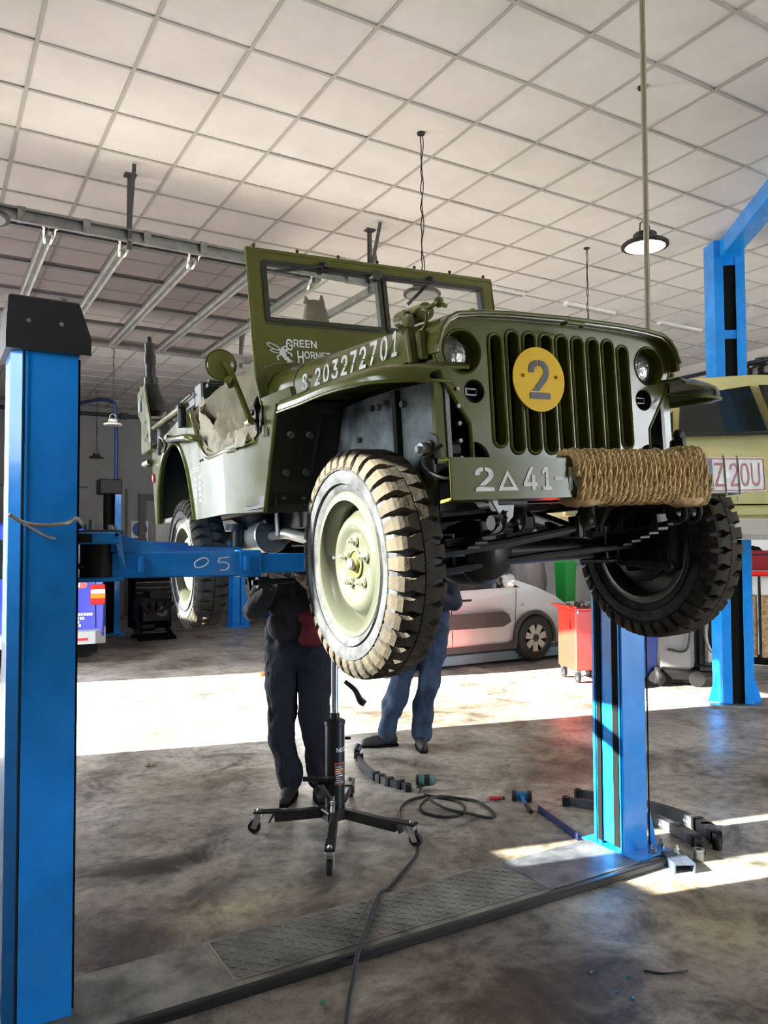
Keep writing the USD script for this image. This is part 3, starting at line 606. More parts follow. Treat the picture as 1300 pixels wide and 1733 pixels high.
# ---------------------------------------------------------------- wheels and running gear of the jeep
def jwheel(x, y, s, R=.355, steer=0):
    """s=+1: the outer face looks to -y"""
    w = part(jeep, 'wheel', lathe([(.198, -.075), (.21, -.07), (.222, -.072), (.226, -.068), (.215, -.062), (.203, -.055), (.196, -.03), (.196, .03), (.203, .055), (.215, .062), (.226, .068), (.222, .072), (.21, .07), (.19, .055), (.185, .0), (.185, -.05)], 48, (x, y, R), (0, 1, 0), closed=True), RIMP)
    k = lambda t: t if s > 0 else mv(t, (0, 0, 0)) 
    o = np.array([x, y, R])
    def L(prof, mat, nm, n=48): return part(w, nm, lathe([(r, -s*h) for r, h in prof], n, o, (0, 1, 0)) if s > 0 else lathe([(r, h) for r, h in prof], n, o, (0, 1, 0)), mat)
    # carcass
    cp = [(.222, -.066), (.232, -.074), (.26, -.0815), (.285, -.083), (.305, -.079), (.322, -.07), (.331, -.05), (.333, -.02), (.333, .02), (.331, .05), (.322, .07), (.305, .079), (.285, .083), (.26, .0815), (.232, .074), (.222, .066)]
    part(w, 'tyre', cat([lathe(cp, 64, o, (0, 1, 0), closed=True)]+[lathe([(r-.003, sg*.0805), (r, sg*.086), (r+.003, sg*.0805)], 64, o, (0, 1, 0), closed=True) for r in (.25, .292) for sg in (-1, 1)]), RUB)
    N = 38; p = 2*np.pi/N; lugs = []
    sec = [(.002, R, .335, .46), (.018, R, .335, .40), (.036, R, .335, .255), (.050, R-.001, .333, .27), (.064, R-.005, .325, .34), (.076, .337, .318, .33), (.084, .318, .30, .30), (.0865, .300, .287, .27), (.083, .296, .285, .22)]
    for sg in (-1, 1):
        for i in range(N):
            a0 = (i+(.5 if sg > 0 else 0))*p; S = []
            for (yy, ro, ri, hw) in sec:
                q = []
                for (rr, aa) in ((ro, -hw), (ro, hw), (ri, hw+.06), (ri, -hw-.06)):
                    a = a0+aa*p; q.append((x+rr*math.cos(a), y+sg*(yy if rr == ro else yy-.004*(yy > .07)), R+rr*math.sin(a)))
                S.append(q)
            lugs.append(loft(S))
    part(w, 'tread', lugs, RUBT, False, label='dusty block tread')
    # dish
    if s > 0: d = lambda r, h: (r, -h)
    else: d = lambda r, h: (r, h)
    prof = [(.19, .000), (.184, .008), (.172, .012), (.160, .022), (.150, .038), (.140, .046), (.126, .050), (.112, .047), (.100, .038), (.092, .034), (.050, .034), (.046, .036), (.001, .036)]
    P = [d(r, h) for r, h in prof]
    t = lathe(P, 48, o, (0, 1, 0)); 
    part(w, 'disc', t, RIMP, 50)
    part(w, 'back_disc', lathe([d(r, h-.008) for r, h in prof], 40, o, (0, 1, 0)), RIMP, 50)
    fy = y-s*.036
    part(w, 'hub', lathe([(r, -s*h) for r, h in ((.043, 0), (.044, .006), (.040, .008), (.038, .003), (.026, .003), (.024, .012), (.020, .016), (.001, .017))], 24, (x, fy, R), (0, 1, 0)), YEL if False else M_HUB)
    part(w, 'grease_cap', lathe([(r, -s*h) for r, h in ((.0195, .012), (.019, .026), (.014, .031), (.001, .032))], 16, (x, fy, R), (0, 1, 0)), DULL)
    for q in range(5):
        a = .3+q*2*np.pi/5; c = np.array([x+.071*math.cos(a), fy, R+.071*math.sin(a)])
        part(w, 'lug_nut', [cyl(c, c+[0, -s*.008, 0], .016, 12), cyl(c, c+[0, -s*.024, 0], .011, 6), cyl(c, c+[0, -s*.030, 0], .0055, 8)], ZINC)
    part(w, 'valve_stem', tube([(x-.165, y-s*.01, R+.02), (x-.155, y-s*.045, R+.02)], .005, 6), DULL)
M_HUB = M('hub_olive_yellow', (.10, .10, .028), .4)
jwheel(.045, -.62, 1); jwheel(-2.03, -.62, 1); jwheel(.045, .62, -1); jwheel(-2.03, .62, -1)
# frame, axles, springs
fr = part(jeep, 'chassis_frame', [bx(-2.6, .46, s*.36-.028, s*.36+.028, .50, .60, .006) for s in (-1, 1)]+[bx(x-.03, x+.03, -.36, .36, .51, .585) for x in (-2.5, -1.6, -.9, .35)], STEEL_BLK)
part(jeep, 'engine_block', [bx(-.55, .05, -.16, .16, .50, .98, .03), bx(-.5, .0, -.12, .12, .40, .52, .04), bx(-.45, -.05, .16, .26, .62, .80, .02), cyl((.05, 0, .72), (.13, 0, .72), .17, 20)], STEEL_BLK)
part(jeep, 'gearbox', [bx(-1.1, -.55, -.13, .13, .46, .70, .04), bx(-1.3, -1.0, -.32, .10, .42, .60, .04)], STEEL_BLK)
part(jeep, 'skid_plate', [bx(-1.35, -.7, -.33, .33, .42, .435, .004)], STEEL_BLK)
def axle(x, dy):
    a = part(jeep, 'front_axle' if x > -1 else 'rear_axle', [tube([(x, -.52, .355), (x, dy-.14, .36), (x, dy+.14, .36), (x, .52, .355)], [.038, .045, .045, .036], 16)], STEEL_BLK)
    part(a, 'differential', [lathe([(.03, -.16), (.06, -.13), (.10, -.06), (.115, 0), (.10, .06), (.06, .13), (.03, .16)], 24, (x-.02, dy, .365), (0, 1, 0)), lathe([(.100, 0), (.104, .02), (.09, .05), (.045, .075), (.001, .08)], 24, (x+.045, dy, .365), (1, 0, 0)), cyl((x-.05, dy, .375), (x-.28, dy, .40), .055, 14, .035)]+[cyl((x+.062, dy+.09*math.cos(q), .365+.09*math.sin(q)), (x+.075, dy+.09*math.cos(q), .365+.09*math.sin(q)), .009, 6) for q in np.arange(10)*.628], STEEL_BLK)
    for s in (-1, 1):
        part(a, 'knuckle', [ball((x, s*.50, .355), .075, sub=2), cyl((x, s*.50, .26), (x, s*.50, .45), .028, 12), lathe([(.09, 0), (.13, .02), (.14, .03), (.14, .045), (.02, .05)], 24, (x, s*.52, .355), (0, s, 0)), lathe([(.062, -.0), (.064, .012), (.058, .02)], 20, (x, s*.43, .355), (0, s, 0))], STEEL_BLK)
axle(.045, -.22); axle(-2.03, .02)
def spring(x0, x1, xa, za, ze, y, n=7, nm='leaf_spring'):
    g = None; L0, L1 = x0, x1
    for i in range(n):
        f = 1-.11*i; a, b = xa+(x0-xa)*f, xa+(x1-xa)*f
        P = []
        for t in np.linspace(0, 1, 13):
            x = a+(b-a)*t; u = (x-xa)/(x1-xa if x > xa else x0-xa); P.append((x, y, za+(ze-za)*u**2-.0085*i))
        sec = [(-.022, -.0036), (.022, -.0036), (.022, .0036), (-.022, .0036)]
        S = [[(q[0], q[1]+u_, q[2]+w_) for u_, w_ in sec] for q in P]
        t = loft(S)
        if g is None: g = part(jeep, nm, [t, cyl((x0, y-.025, ze), (x0, y+.025, ze), .018, 12), cyl((x1, y-.025, ze), (x1, y+.025, ze), .018, 12)], STEEL_BLK)
        else: part(g, 'leaf', t, STEEL_BLK, False)
    for k in (-.05, .05): part(g, 'u_bolt', tube([(xa+k, y-.03, za-.10), (xa+k, y-.03, za+.02), (xa+k, y+.03, za+.02), (xa+k, y+.03, za-.10)], .006, 6), DULL)
    for k in (-.28, .28): part(g, 'rebound_clip', [bx(xa+k-.012, xa+k+.012, y-.028, y+.028, za+.0, za+.055, .003)], STEEL_BLK)
    part(g, 'spring_plate', bx(xa-.075, xa+.075, y-.05, y+.05, za-.11, za-.095, .004), STEEL_BLK)
    return g
for s in (-1, 1):
    spring(.42, -.40, .045, .41, .455, s*.36)
    spring(-1.60, -2.48, -2.03, .41, .46, s*.40)
    part(jeep, 'spring_shackle', [tube(spline([(.44, s*.36-.035, .50), (.462, s*.36-.035, .47), (.452, s*.36-.035, .44), (.42, s*.36-.035, .43)], 5), .010, 8), tube(spline([(.44, s*.36+.035, .50), (.462, s*.36+.035, .47), (.452, s*.36+.035, .44), (.42, s*.36+.035, .43)], 5), .010, 8), cyl((.42, s*.36-.05, .455), (.42, s*.36+.05, .455), .022, 12), cyl((.44, s*.36-.05, .51), (.44, s*.36+.05, .51), .024, 12)], STEEL_BLK)
part(jeep, 'tie_rod', [tube([(.20, -.47, .372), (.21, -.20, .395), (.20, .11, .432)], .017, 10), cyl((.20, .10, .40), (.20, .10, .47), .024, 10), ball((.20, -.47, .372), .03, sub=1)], STEEL_BLK)
part(jeep, 'tie_rod', [tube([(.14, -.48, .31), (.15, 0, .345), (.14, .50, .36)], .013, 10)], STEEL_BLK)
part(jeep, 'drag_link', [tube([(.20, .11, .435), (.0, .25, .44), (-.4, .38, .52)], .014, 8)], STEEL_BLK)
part(jeep, 'bell_crank', [ball((.21, .13, .455), .035, sub=2), cyl((.2, .15, .43), (.2, .15, .52), .03, 12)], OD_DK)
for s in (-1, 1):
    sx, sy = .25, s*.502
    sh = part(jeep, 'shock_absorber', [cyl((sx, sy, .42), (sx, sy, .655), .028, 18), cyl((sx, sy, .27), (sx, sy, .42), .024, 16), cyl((sx, sy, .645), (sx, sy, .665), .024, 16), cyl((sx, sy-s*.03, .28), (sx, sy+s*.02, .28), .02, 12), beam((sx, sy-s*.02, .28), (.06, s*.42, .30), .03, .03, .004)], BLK)
    part(sh, 'mount', [hull([(a, sy-s*b, z) for a, z in ((sx-.05, .655), (sx-.045, .70), (sx+.01, .735), (sx+.045, .72), (sx+.055, .655)) for b in (.005, .012)]), cyl((sx, sy-s*.1, .685), (sx, sy, .685), .03, 14)], BLK, False)
    part(sh, 'mount_bolt', [cyl((sx+.0, sy, .685), (sx+.0, sy+s*.026, .685), .021, 14), cyl((sx+.0, sy+s*.026, .685), (sx+.0, sy+s*.04, .685), .011, 6)], STEEL)
# exhaust
mf = part(jeep, 'muffler', lathe([(.001, 0), (.07, .0), (.084, .012), (.088, .02), (.086, .03), (.084, .035), (.084, .33), (.088, .345), (.084, .352), (.082, .345)], 32, (-1.72, -.42, .48), (1, 0, 0)), CREAM, label='pale metal exhaust muffler')
part(mf, 'end_cap', lathe([(.081, 0), (.08, .004), (.001, .006)], 32, (-1.372, -.42, .48), (1, 0, 0)), DULL)
part(mf, 'front_pipe', tube(spline([(-1.37, -.42, .475), (-1.25, -.42, .478), (-1.12, -.43, .48), (-.9, -.40, .45), (-.5, -.30, .45)], 6), [.022]*10+[.026]*15, 12), CREAM)
part(mf, 'tail_pipe', tube(spline([(-1.72, -.44, .49), (-1.80, -.47, .49), (-1.86, -.56, .495), (-1.85, -.67, .50)], 6), .027, 14), RUST)
part(mf, 'hanger', [bx(-1.21, -1.17, -.46, -.45, .47, .59, .003)], DULL)
part(jeep, 'floor_bracket', [hull([(-1.62, -.55, .58), (-1.35, -.55, .58), (-1.55, -.50, .53), (-1.5, -.5, .53), (-1.62, -.3, .58), (-1.35, -.3, .58)]), cyl((-1.55, -.45, .55), (-1.30, -.45, .55), .022, 12)], STEEL_BLK)
part(jeep, 'brake_hose', tube(spline([(.33, -.50, .69), (.30, -.55, .64), (.36, -.52, .59), (.42, -.44, .60)], 6), .006, 6), STEEL_BLK)
# ---------------------------------------------------------------- the two-post lift that carries the jeep
lift = thing('vehicle_lift', 'bright blue two-post lift holding up the jeep, posts left and right of it', 'car lift', (1.82, 3.05, 0))
LX = np.array([1.82, 3.05, 0])
def lp(nm, t, mat, smooth=35, label=None, parent=None, kind=None):
    t = cat(t) if isinstance(t, list) else man(t).copy(); t = tm(t.vertices-LX, t.faces); return part(parent or lift, nm, t, mat, smooth, label, kind)
# left post: channel open to +x
def post_sec(x0, x1, y0, y1, s):
    """channel, s=+1 opens to +x; x0 is the closed outer face"""
    w = .012
    return Polygon([(x0, y0+.03), (x0+s*.035, y0), (x1, y0), (x1, y0+.055), (x1-s*w, y0+.055), (x1-s*w, y0+w), (x0+s*.04, y0+w), (x0+s*w, y0+.035), (x0+s*w, y1-.035), (x0+s*.04, y1-w), (x1-s*w, y1-w), (x1-s*w, y1-.055), (x1, y1-.055), (x1, y1), (x0+s*.035, y1), (x0, y1-.03)])
HL = 2.36
pl = lp('post', prism(post_sec(.245, .462, 2.93, 3.17, 1), .03, HL, 'z'), BLUE, False)
lp('seam_strip', [bx(.282, .290, 2.9265, 2.931, .05, HL-.02)], BLK, False, parent=pl, label='dark groove down the post')
lp('edge_strip', [bx(.290, .298, 2.924, 2.931, .05, HL-.02), bx(.452, .464, 2.924, 2.93, .05, HL-.02)][0:1], BLUE, False, parent=pl)
lp('inner_strip', bx(.462, .470, 2.935, 2.985, .05, HL-.05), BLKM, False, parent=pl, label='black rubber strip at the post opening')
cap = lp('post_cap', loft([[(.225+a, 2.90+a, HL-.04), (.50-a, 2.90+a, HL-.04), (.50-a, 3.20-a, HL-.04), (.225+a, 3.20-a, HL-.04)] if k == 0 else q for k, (a, q) in enumerate([(0, None), (0, [(.225, 2.90, HL+.02), (.50, 2.90, HL+.02), (.50, 3.20, HL+.02), (.225, 3.20, HL+.02)]), (0, [(.232, 2.905, HL+.14), (.46, 2.905, HL+.14), (.46, 3.195, HL+.14), (.232, 3.195, HL+.14)]), (0, [(.24, 2.912, HL+.147), (.452, 2.912, HL+.147), (.452, 3.188, HL+.147), (.24, 3.188, HL+.147)])])]), BLK, False, label='black plastic cap on the left post')
for x in (.295, .40): lp('cap_screw', lathe([(.001, .004), (.007, .003), (.008, 0)][::-1], 12, (x, 2.9022, HL+.06), (0, -1, 0)), STEEL, parent=cap)
lp('control_box', [bx(.44, .474, 3.13, 3.20, 2.02, 2.17, .004), bx(.476, .482, 3.14, 3.20, 2.03, 2.165, .002)], BLK, False)
def lpd(nm, t, mat, smooth=35, label=None, parent=None, kind=None):
    t = cat(t) if isinstance(t, list) else man(t).copy(); return lp(nm, tm(t.vertices-[0, 0, .048], t.faces), mat, smooth, label, parent, kind)
# carriage and arm
lpd('carriage', [bx(.30, .47, 2.99, 3.11, 1.2, 2.0, .006), bx(.46, .63, 2.985, 3.16, 1.715, 1.737, .004), bx(.46, .64, 2.99, 3.16, 1.562, 1.578, .004)], BLUE)
lpd('pivot_pin', [cyl((.555, 3.06, 1.575), (.555, 3.06, 1.718), .064, 28), lathe([(.082, 0), (.085, .004), (.085, .014), (.07, .018)], 36, (.565, 3.06, 1.735), (0, 0, 1)), cyl((.50, 3.02, 1.62), (.44, 3.0, 1.62), .010, 10)], STEEL_BLK)
lpd('arm_lock', [tube(spline([(.475, 2.985, 1.76), (.48, 2.94, 1.765), (.46, 2.92, 1.79), (.43, 2.90, 1.775), (.36, 2.89, 1.765), (.29, 2.88, 1.772), (.24, 2.87, 1.80)], 5), .0075, 8), tube(spline([(.29, 2.88, 1.77), (.33, 2.90, 1.745), (.37, 2.92, 1.725), (.41, 2.95, 1.722)], 5), .0075, 8)], STEEL, label='bent bare steel handle round the post')
lpd('arm_lock_block', [bx(.40, .52, 2.955, 2.985, 1.705, 1.738, .003)], STEEL_BLK)
for (x, y, z) in ((.53, 3.04, 1.79), (.515, 3.07, 1.775), (.60, 3.05, 1.772), (.62, 3.07, 1.768)): lpd('ring_bolt', cyl((x, y, 1.74), (x, y, z), .009, 8), STEEL)
A0, A1, A2 = np.array([.60, 3.06, 1.622]), np.array([1.17, 3.0, 1.62]), np.array([1.52, 2.965, 1.62])
arm = lpd('front_arm', [beam(A0, A1, .085, .098, .006)], BLUE)
lpd('arm_collar', beam(A1-[.09, -.0095, 0], A1+[0, 0, 0], .093, .108, .006), BLUE, parent=arm)
lpd('arm_extension', beam(A1-[.2, -.02, 0], A2, .066, .076, .005), BLUE, parent=arm)
lpd('arm_gusset', [prism(Polygon([(.56, 1.672), (.83, 1.672), (.80, 1.682), (.60, 1.745), (.56, 1.745)]), 3.01, 3.025, 'y'), bx(.47, .62, 2.965, 2.99, 1.70, 1.745, .006), hull([(.60, 2.965, 1.745), (.62, 2.965, 1.745), (.60, 2.965, 1.72), (.63, 3.01, 1.60), (.65, 3.01, 1.60), (.60, 2.99, 1.745), (.65, 3.03, 1.6)])], BLUE, False, parent=arm)
for x in (.70, 1.10): lpd('arm_stop', beam((x, 3.005-(x-.6)*.1, 1.59), (x, 3.005-(x-.6)*.1, 1.655), .03, .022, .005), BLUE, parent=arm)
lpd('lift_pad', [cyl(A2+[0, 0, .03], A2+[0, 0, .10], .03, 16), cyl(A2+[0, 0, .10], A2+[0, 0, .18], .06, 20)], BLK, parent=arm)
lpd('arm_pin', [tube([(1.12, 2.94, 1.545), (1.30, 2.93, 1.55)], .012, 8), tube([(1.14, 2.94, 1.545), (1.19, 2.94, 1.545)], .024, 10)], STEEL_BLK, parent=arm)
# chalked number on the arm
def stroke(pts): return tube(spline(pts, 5), .0028, 5)
sx = lambda u, v: np.array([.90+u, 2.985-(.30+u)*.105-.0005, 1.60+v])
lpd('chalk_mark', [stroke([sx(.02, .045), sx(-.005, .03), sx(-.003, .01), sx(.025, .012), sx(.045, .03), sx(.035, .045), sx(.01, .042)])], WHITE, parent=arm, label='white hand-drawn 0')
lpd('chalk_mark', [stroke([sx(.125, .047), sx(.10, .045), sx(.085, .044)]), stroke([sx(.088, .044), sx(.085, .028), sx(.11, .027), sx(.125, .015), sx(.115, .0), sx(.09, -.003)])], WHITE, parent=arm, label='white hand-drawn 5')
B0, B1 = np.array([.60, 3.12, 1.62]), np.array([1.35, 3.75, 1.60])
rear = lp('rear_arm', beam(B0, (B0+B1)/2, .085, .095, .006), BLUE)
lp('arm_extension', beam((B0*.7+B1*.3), B1, .062, .07, .005), BLUE, parent=rear)
lp('lift_pad', [cyl(B1+[0, 0, .03], B1+[0, 0, .12], .03, 16), cyl(B1+[0, 0, .12], B1+[0, 0, .15], .06, 20)], BLK, parent=rear)
# right post
pr_ = lp('post', prism(post_sec(3.372, 3.168, 2.935, 3.15, -1), .03, HL, 'z'), BLUE, False)
lp('slide_cover', bx(3.176, 3.184, 3.005, 3.092, .05, HL), BLUE, False, parent=pr_, label='flat blue panel in the post opening')
lp('brush_strip', bx(3.166, 3.178, 2.966, 3.006, .05, 1.5), BLKM, False, parent=pr_); lp('brush_strip', bx(3.166, 3.178, 3.091, 3.120, .05, 1.5), BLKM, False, parent=pr_)
lp('post_lip', bx(3.160, 3.17, 2.948, 2.956, .03, HL), BLUE, False, parent=pr_); lp('post_lip', bx(3.160, 3.17, 3.126, 3.134, .03, HL), BLUE, False, parent=pr_)
lp('post_groove', bx(3.350, 3.357, 2.932, 2.936, .05, HL), BLKM, False, parent=pr_)
lp('post_cap', bx(3.14, 3.40, 2.90, 3.18, HL-.02, HL+.16, .01), BLK, False)
lp('base_plate', bx(3.14, 3.42, 2.83, 3.22, .022, .034, .003), BLUE, False)
lp('post_gusset', prism(Polygon([(3.37, .034), (3.42, .034), (3.37, .22)]), 2.945, 2.957, 'y'), BLUE, False)
for (x, y) in ((3.40, 2.90), (3.395, 3.19), (3.30, 2.87)):
    lp('anchor_bolt', [cyl((x, y, .034), (x, y, .042), .022, 14), cyl((x, y, .042), (x, y, .056), .015, 6), cyl((x, y, .05), (x, y, .075), .008, 8)], STEEL)
lp('carriage', bx(3.19, 3.33, 2.99, 3.10, 1.2, 2.0, .006), BLUE)
for (p, q) in (((3.1, 3.0, 1.62), (2.25, 2.75, 1.62)), ((3.1, 3.08, 1.62), (2.35, 3.9, 1.60))):
    p, q = np.array(p), np.array(q)
    a = lp('far_arm', [beam(p, p*.45+q*.55, .085, .095, .006), cyl(p+[.02, 0, -.1], p+[.02, 0, .1], .06, 20)], BLUE)
    lp('arm_extension', beam(p*.6+q*.4, q, .062, .07, .005), BLUE, parent=a); lp('lift_pad', [cyl(q+[0, 0, .03], q+[0, 0, .12], .03, 16), cyl(q+[0, 0, .12], q+[0, 0, .15], .06, 20)], BLK, parent=a)
lp('cable_conduit', [cyl((3.502, 3.01, 2.3), (3.502, 3.01, ZC), .016, 12), bx(3.36, 3.51, 2.99, 3.03, 2.32, 2.36)], M('conduit_beige', (.33, .29, .22), .5), label='thin vertical pipe from the right post to the ceiling')
# floor cover between the posts
PLATE = M('worn_floor_plate', (.075, .072, .066), .5, metal=.2, col2=(.27, .255, .225), vs=5, lo=.3, hi=.7, bump=.15, bs=50)
PLATE2 = M('floor_cover_concrete', (.09, .082, .07), .65, col2=(.30, .275, .23), vs=4.5, lo=.38, hi=.62, bump=.2, bs=60)
EDGE = M('oily_black_edge', (.012, .012, .014), .35)
lp('floor_cover', bx(.3, 3.30, 2.80, 3.19, .0, .026, .004), PLATE2, False)
lp('floor_cover_edge', bx(.1, 3.42, 2.765, 2.80, .0, .036, .006), EDGE, label='black raised front edge of the floor cover')
lp('floor_cover_edge', bx(.1, 3.30, 3.185, 3.20, .0, .022, .003), PLATE)
lp('smooth_plate', bx(2.55, 3.16, 2.815, 3.18, .026, .032, .002), M('scuffed_blue_grey_plate', (.055, .065, .085), .4, metal=.3, col2=(.22, .23, .24), vs=7, lo=.35, hi=.7), False)
tp = lp('tread_plate', bx(1.02, 2.54, 2.845, 3.165, .026, .032, .002), PLATE, False)
studs = []
for i in range(44):
    for j in range(9):
        x, y = 1.04+.0345*i, 2.865+.035*j; s = 1 if (i+j) % 2 else -1
        studs.append(beam((x-.011, y-.011*s, .0335), (x+.011, y+.011*s, .0335), .006, .004, .0015))
lp('tread_stud', studs, PLATE, False, parent=tp, kind='stuff', label='raised diamond pattern')
# ---------------------------------------------------------------- overhead garage door, lamps, pipes
DZ = 4.27
d1 = thing('door_1', 'open sectional garage door lying under the ceiling on steel rails', None, (0, 0, DZ), kind='structure')
def dp(nm, t, mat, smooth=False, label=None, parent=None, kind=None):
    t = cat(t) if isinstance(t, list) else man(t); return part(parent or d1, nm, tm(t.vertices-[0, 0, DZ], t.faces), mat, smooth, label, kind)
ribs = [.245+.612*k for k in range(-1, 6)]; cols = [6.98, 7.87, 8.77, 9.66, 10.55]
for i in range(len(ribs)-1):
    x0, x1 = ribs[i], ribs[i+1]
    pn = dp('panel', [bx(x0+.004, x0+.05, cols[0], cols[-1], DZ, DZ+.04), bx(x1-.05, x1-.004, cols[0], cols[-1], DZ, DZ+.04)]+[bx(x0+.05, x1-.05, y-.035, y+.035, DZ, DZ+.04) for y in cols], BLKM if False else M_DF) if i else None
    if i == 0:
        M_DF = M('dark_door_frame', (.075, .075, .078), .5, metal=.3)
        pn = dp('panel', [bx(x0+.004, x0+.05, cols[0], cols[-1], DZ, DZ+.04), bx(x1-.05, x1-.004, cols[0], cols[-1], DZ, DZ+.04)]+[bx(x0+.05, x1-.05, y-.035, y+.035, DZ, DZ+.04) for y in cols], M_DF)
    for a, b in zip(cols, cols[1:]): dp('pane', bx(x0+.05, x1-.05, a+.035, b-.035, DZ+.015, DZ+.022), PANE, parent=pn)
    dp('stiffener', [prism(Polygon([(x1-.036, DZ-.04), (x1-.028, DZ-.04), (x1-.012, DZ-.006), (x1+.012, DZ-.006), (x1+.028, DZ-.04), (x1+.036, DZ-.04), (x1+.036, DZ), (x1-.036, DZ)]), cols[0]-.03, cols[-1]+.03, 'y')], GALV, parent=pn)
    dp('roller_bracket', [beam((x1-.05, cols[0]-.05, DZ+.03), (x1-.02, cols[0]+.12, DZ-.05), .02, .03), beam((x1+.05, cols[0]-.05, DZ+.03), (x1+.02, cols[0]+.12, DZ-.05), .02, .03)], STEEL, parent=pn)
for y in (6.84, 10.69):
    r_ = dp('rail', [bx(-.5, 4.0, y-.02, y+.02, DZ+.085, DZ+.105), bx(-.5, 4.0, y-.02, y+.02, DZ-.01, DZ+.012), bx(-.5, 4.0, y+(.018 if y < 8 else -.022), y+(.022 if y < 8 else -.018), DZ-.01, DZ+.105)], GALV)
    for k in range(8): dp('rail_clip', bx(.1+.5*k, .16+.5*k, y-.028, y+.028, DZ-.012, DZ+.108), DULL, parent=r_)
    dp('rail_bend', tube([(-.5, y, DZ+.05), (-.57, y, DZ+.02), (-.575, y, DZ-.3), (-.575, y, .05)], .03, 6), GALV, parent=r_)
dp('rail', bx(3.96, 4.02, 6.84, 10.69, DZ-.01, DZ+.06), GALV)
dp('end_bar', bx(3.30, 3.34, 6.9, 10.62, DZ-.03, DZ+.05), GALV)
for x, y in ((1.48, 6.83), (3.86, 6.83), (1.5, 10.7), (3.9, 10.7)):
    h = dp('hanger', [bx(x-.02, x+.02, y-.006, y+.006, DZ-.08, ZC), bx(x-.02, x-.014, y-.02, y+.02, DZ-.08, ZC), bx(x-.05, x+.05, y-.04, y+.04, ZC-.01, ZC)], M_DF)
    dp('brace', beam((x, y, DZ+.1), (x-.02, y-.25, ZC-.01), .03, .02), M_DF, parent=h)
dp('brace', beam((3.98, 6.84, DZ+.02), (4.15, 7.25, ZC), .03, .02), GALV)
# lamps
LAMPB = M('lamp_black_body', (.02, .02, .02), .45)
LAMPON = M('lamp_lit_face', (1, .9, .7), .4, emit=((1.0, .83, .5), 40))
LAMPOFF = M('lamp_dark_face', (.35, .35, .34), .3)
LAMPR = M('lamp_grey_rim', (.20, .19, .17), .4, metal=.5)
def lamp(label, x, y, z, on, r=.145, dirty=False, pale=False):
    t = thing('pendant_lamp', label, 'lamp', (x, y, z), group='pendant lamps under the ceiling')
    bm_ = WHITE if pale else LAMPB
    part(t, 'housing', lathe([(r*.93, .0), (r, .004), (r, .02), (r*.9, .032), (r*.62, .045), (r*.5, .05), (r*.5, .09), (r*.42, .10), (r*.1, .105)], 32, (0, 0, 0), (0, 0, 1)), LAMPR if dirty else bm_, 40)
    part(t, 'diffuser', lathe([(.001, -.004), (r*.6, -.003), (r*.92, .001), (r*.92, .003)], 32, (0, 0, 0), (0, 0, 1)), LAMPON if on else LAMPOFF, 40)
    part(t, 'bracket', [tube([(-.05, 0, .09), (-.045, 0, .16), (0, 0, .19), (.045, 0, .16), (.05, 0, .09)], .005, 6)], bm_)
    H_ = ZC-z; n = 24
    part(t, 'chain', [tube([(.006*math.sin(k*2.1), .006*math.cos(k*1.7), .19+(H_-.19)*k/n) for k in range(n+1)], .0045, 5), tube([(.012+.014*math.sin(k*.9), .01*math.cos(k*.8), .12+(H_-.12)*k/n) for k in range(n+1)], .004, 5)], LAMPB)
    part(t, 'ceiling_hook', lathe([(.03, -.012), (.032, 0)], 14, (0, 0, H_), (0, 0, 1)), LAMPB)
    return t
lamp('lit round pendant lamp glowing warm yellow beside the thin vertical pipe', 4.29, 3.70, 3.70, True, .16)
lamp('unlit round pendant lamp seen through the jeep windshield', 3.28, 4.99, 3.56, False)
lamp('unlit pendant lamp hanging behind the jeep hood, only its cord showing', 6.14, 6.09, 3.45, False)
lamp('unlit pendant lamp at the left edge under the open garage door', .255, 5.03, 3.55, False, .15)
lamp('small pale pendant lamp over the far blue lift post', 2.57, 12.95, 3.56, False, pale=True)
lamp('dark far pendant lamp hanging in front of the grey back wall', 3.05, 17.0, 3.44, False)
for (x, y, l) in ((7.73, 7.62, .9), (9.55, 7.62, .9), (6.2, 7.6, .7), (8.3, 9.4, .8)):
    t = thing('strip_light', {7.73: 'thin white strip light on the ceiling behind the vertical pipe', 9.55: 'thin white strip light on the ceiling left of the tall far blue post', 6.2: 'thin white strip light on the ceiling above the jeep grille', 8.3: 'small white strip light on the ceiling far behind the hood'}[x], 'strip light', (x, y, ZC-.02), group='strip lights on the ceiling')
    part(t, 'housing', bx(-l/2, l/2, -.05, .05, -.02, .02, .005), WHITE, False); part(t, 'tube', cyl((-l/2+.03, 0, -.03), (l/2-.03, 0, -.03), .014, 10), LAMPOFF)
for x, y, lb in ((6.0, 9.58, 'small white smoke detector on the ceiling seen right of the windshield post'),):
    solo('smoke_detector', lathe([(.02, -.05), (.05, -.045), (.06, -.01), (.06, 0)], 18, (x, y, ZC), (0, 0, 1)), WHITE, lb, 'smoke detector')
# pipes and fittings on the walls
PIPEM = M('dark_air_pipe', (.03, .035, .05), .45)
t = thing('air_pipe', 'dark horizontal pipe along the top of the grey back wall', 'pipe', (0, 18.82, 4.66))
part(t, 'pipe', cyl((-.5, 0, 0), (11.5, 0, 0), .045, 12), PIPEM)
for k in range(7): part(t, 'clamp', bx(.4+1.75*k, .56+1.75*k, -.06, .07, -.07, .07, .01), PIPEM, False)
t = thing('air_pipe', 'dark pipe along the top of the right wall behind the tall blue post', 'pipe', (11.8, 0, 4.62))
part(t, 'pipe', cyl((0, 2, 0), (0, 18, 0), .035, 12), PIPEM)
for k in range(6): part(t, 'clamp', bx(-.05, .09, 3+2.4*k, 3.12+2.4*k, -.05, .05, .008), PIPEM, False)
t = thing('air_pipe', 'dark blue pipe dropping from the ceiling to the far blue lift', 'pipe', (3.05, 15.1, 0))
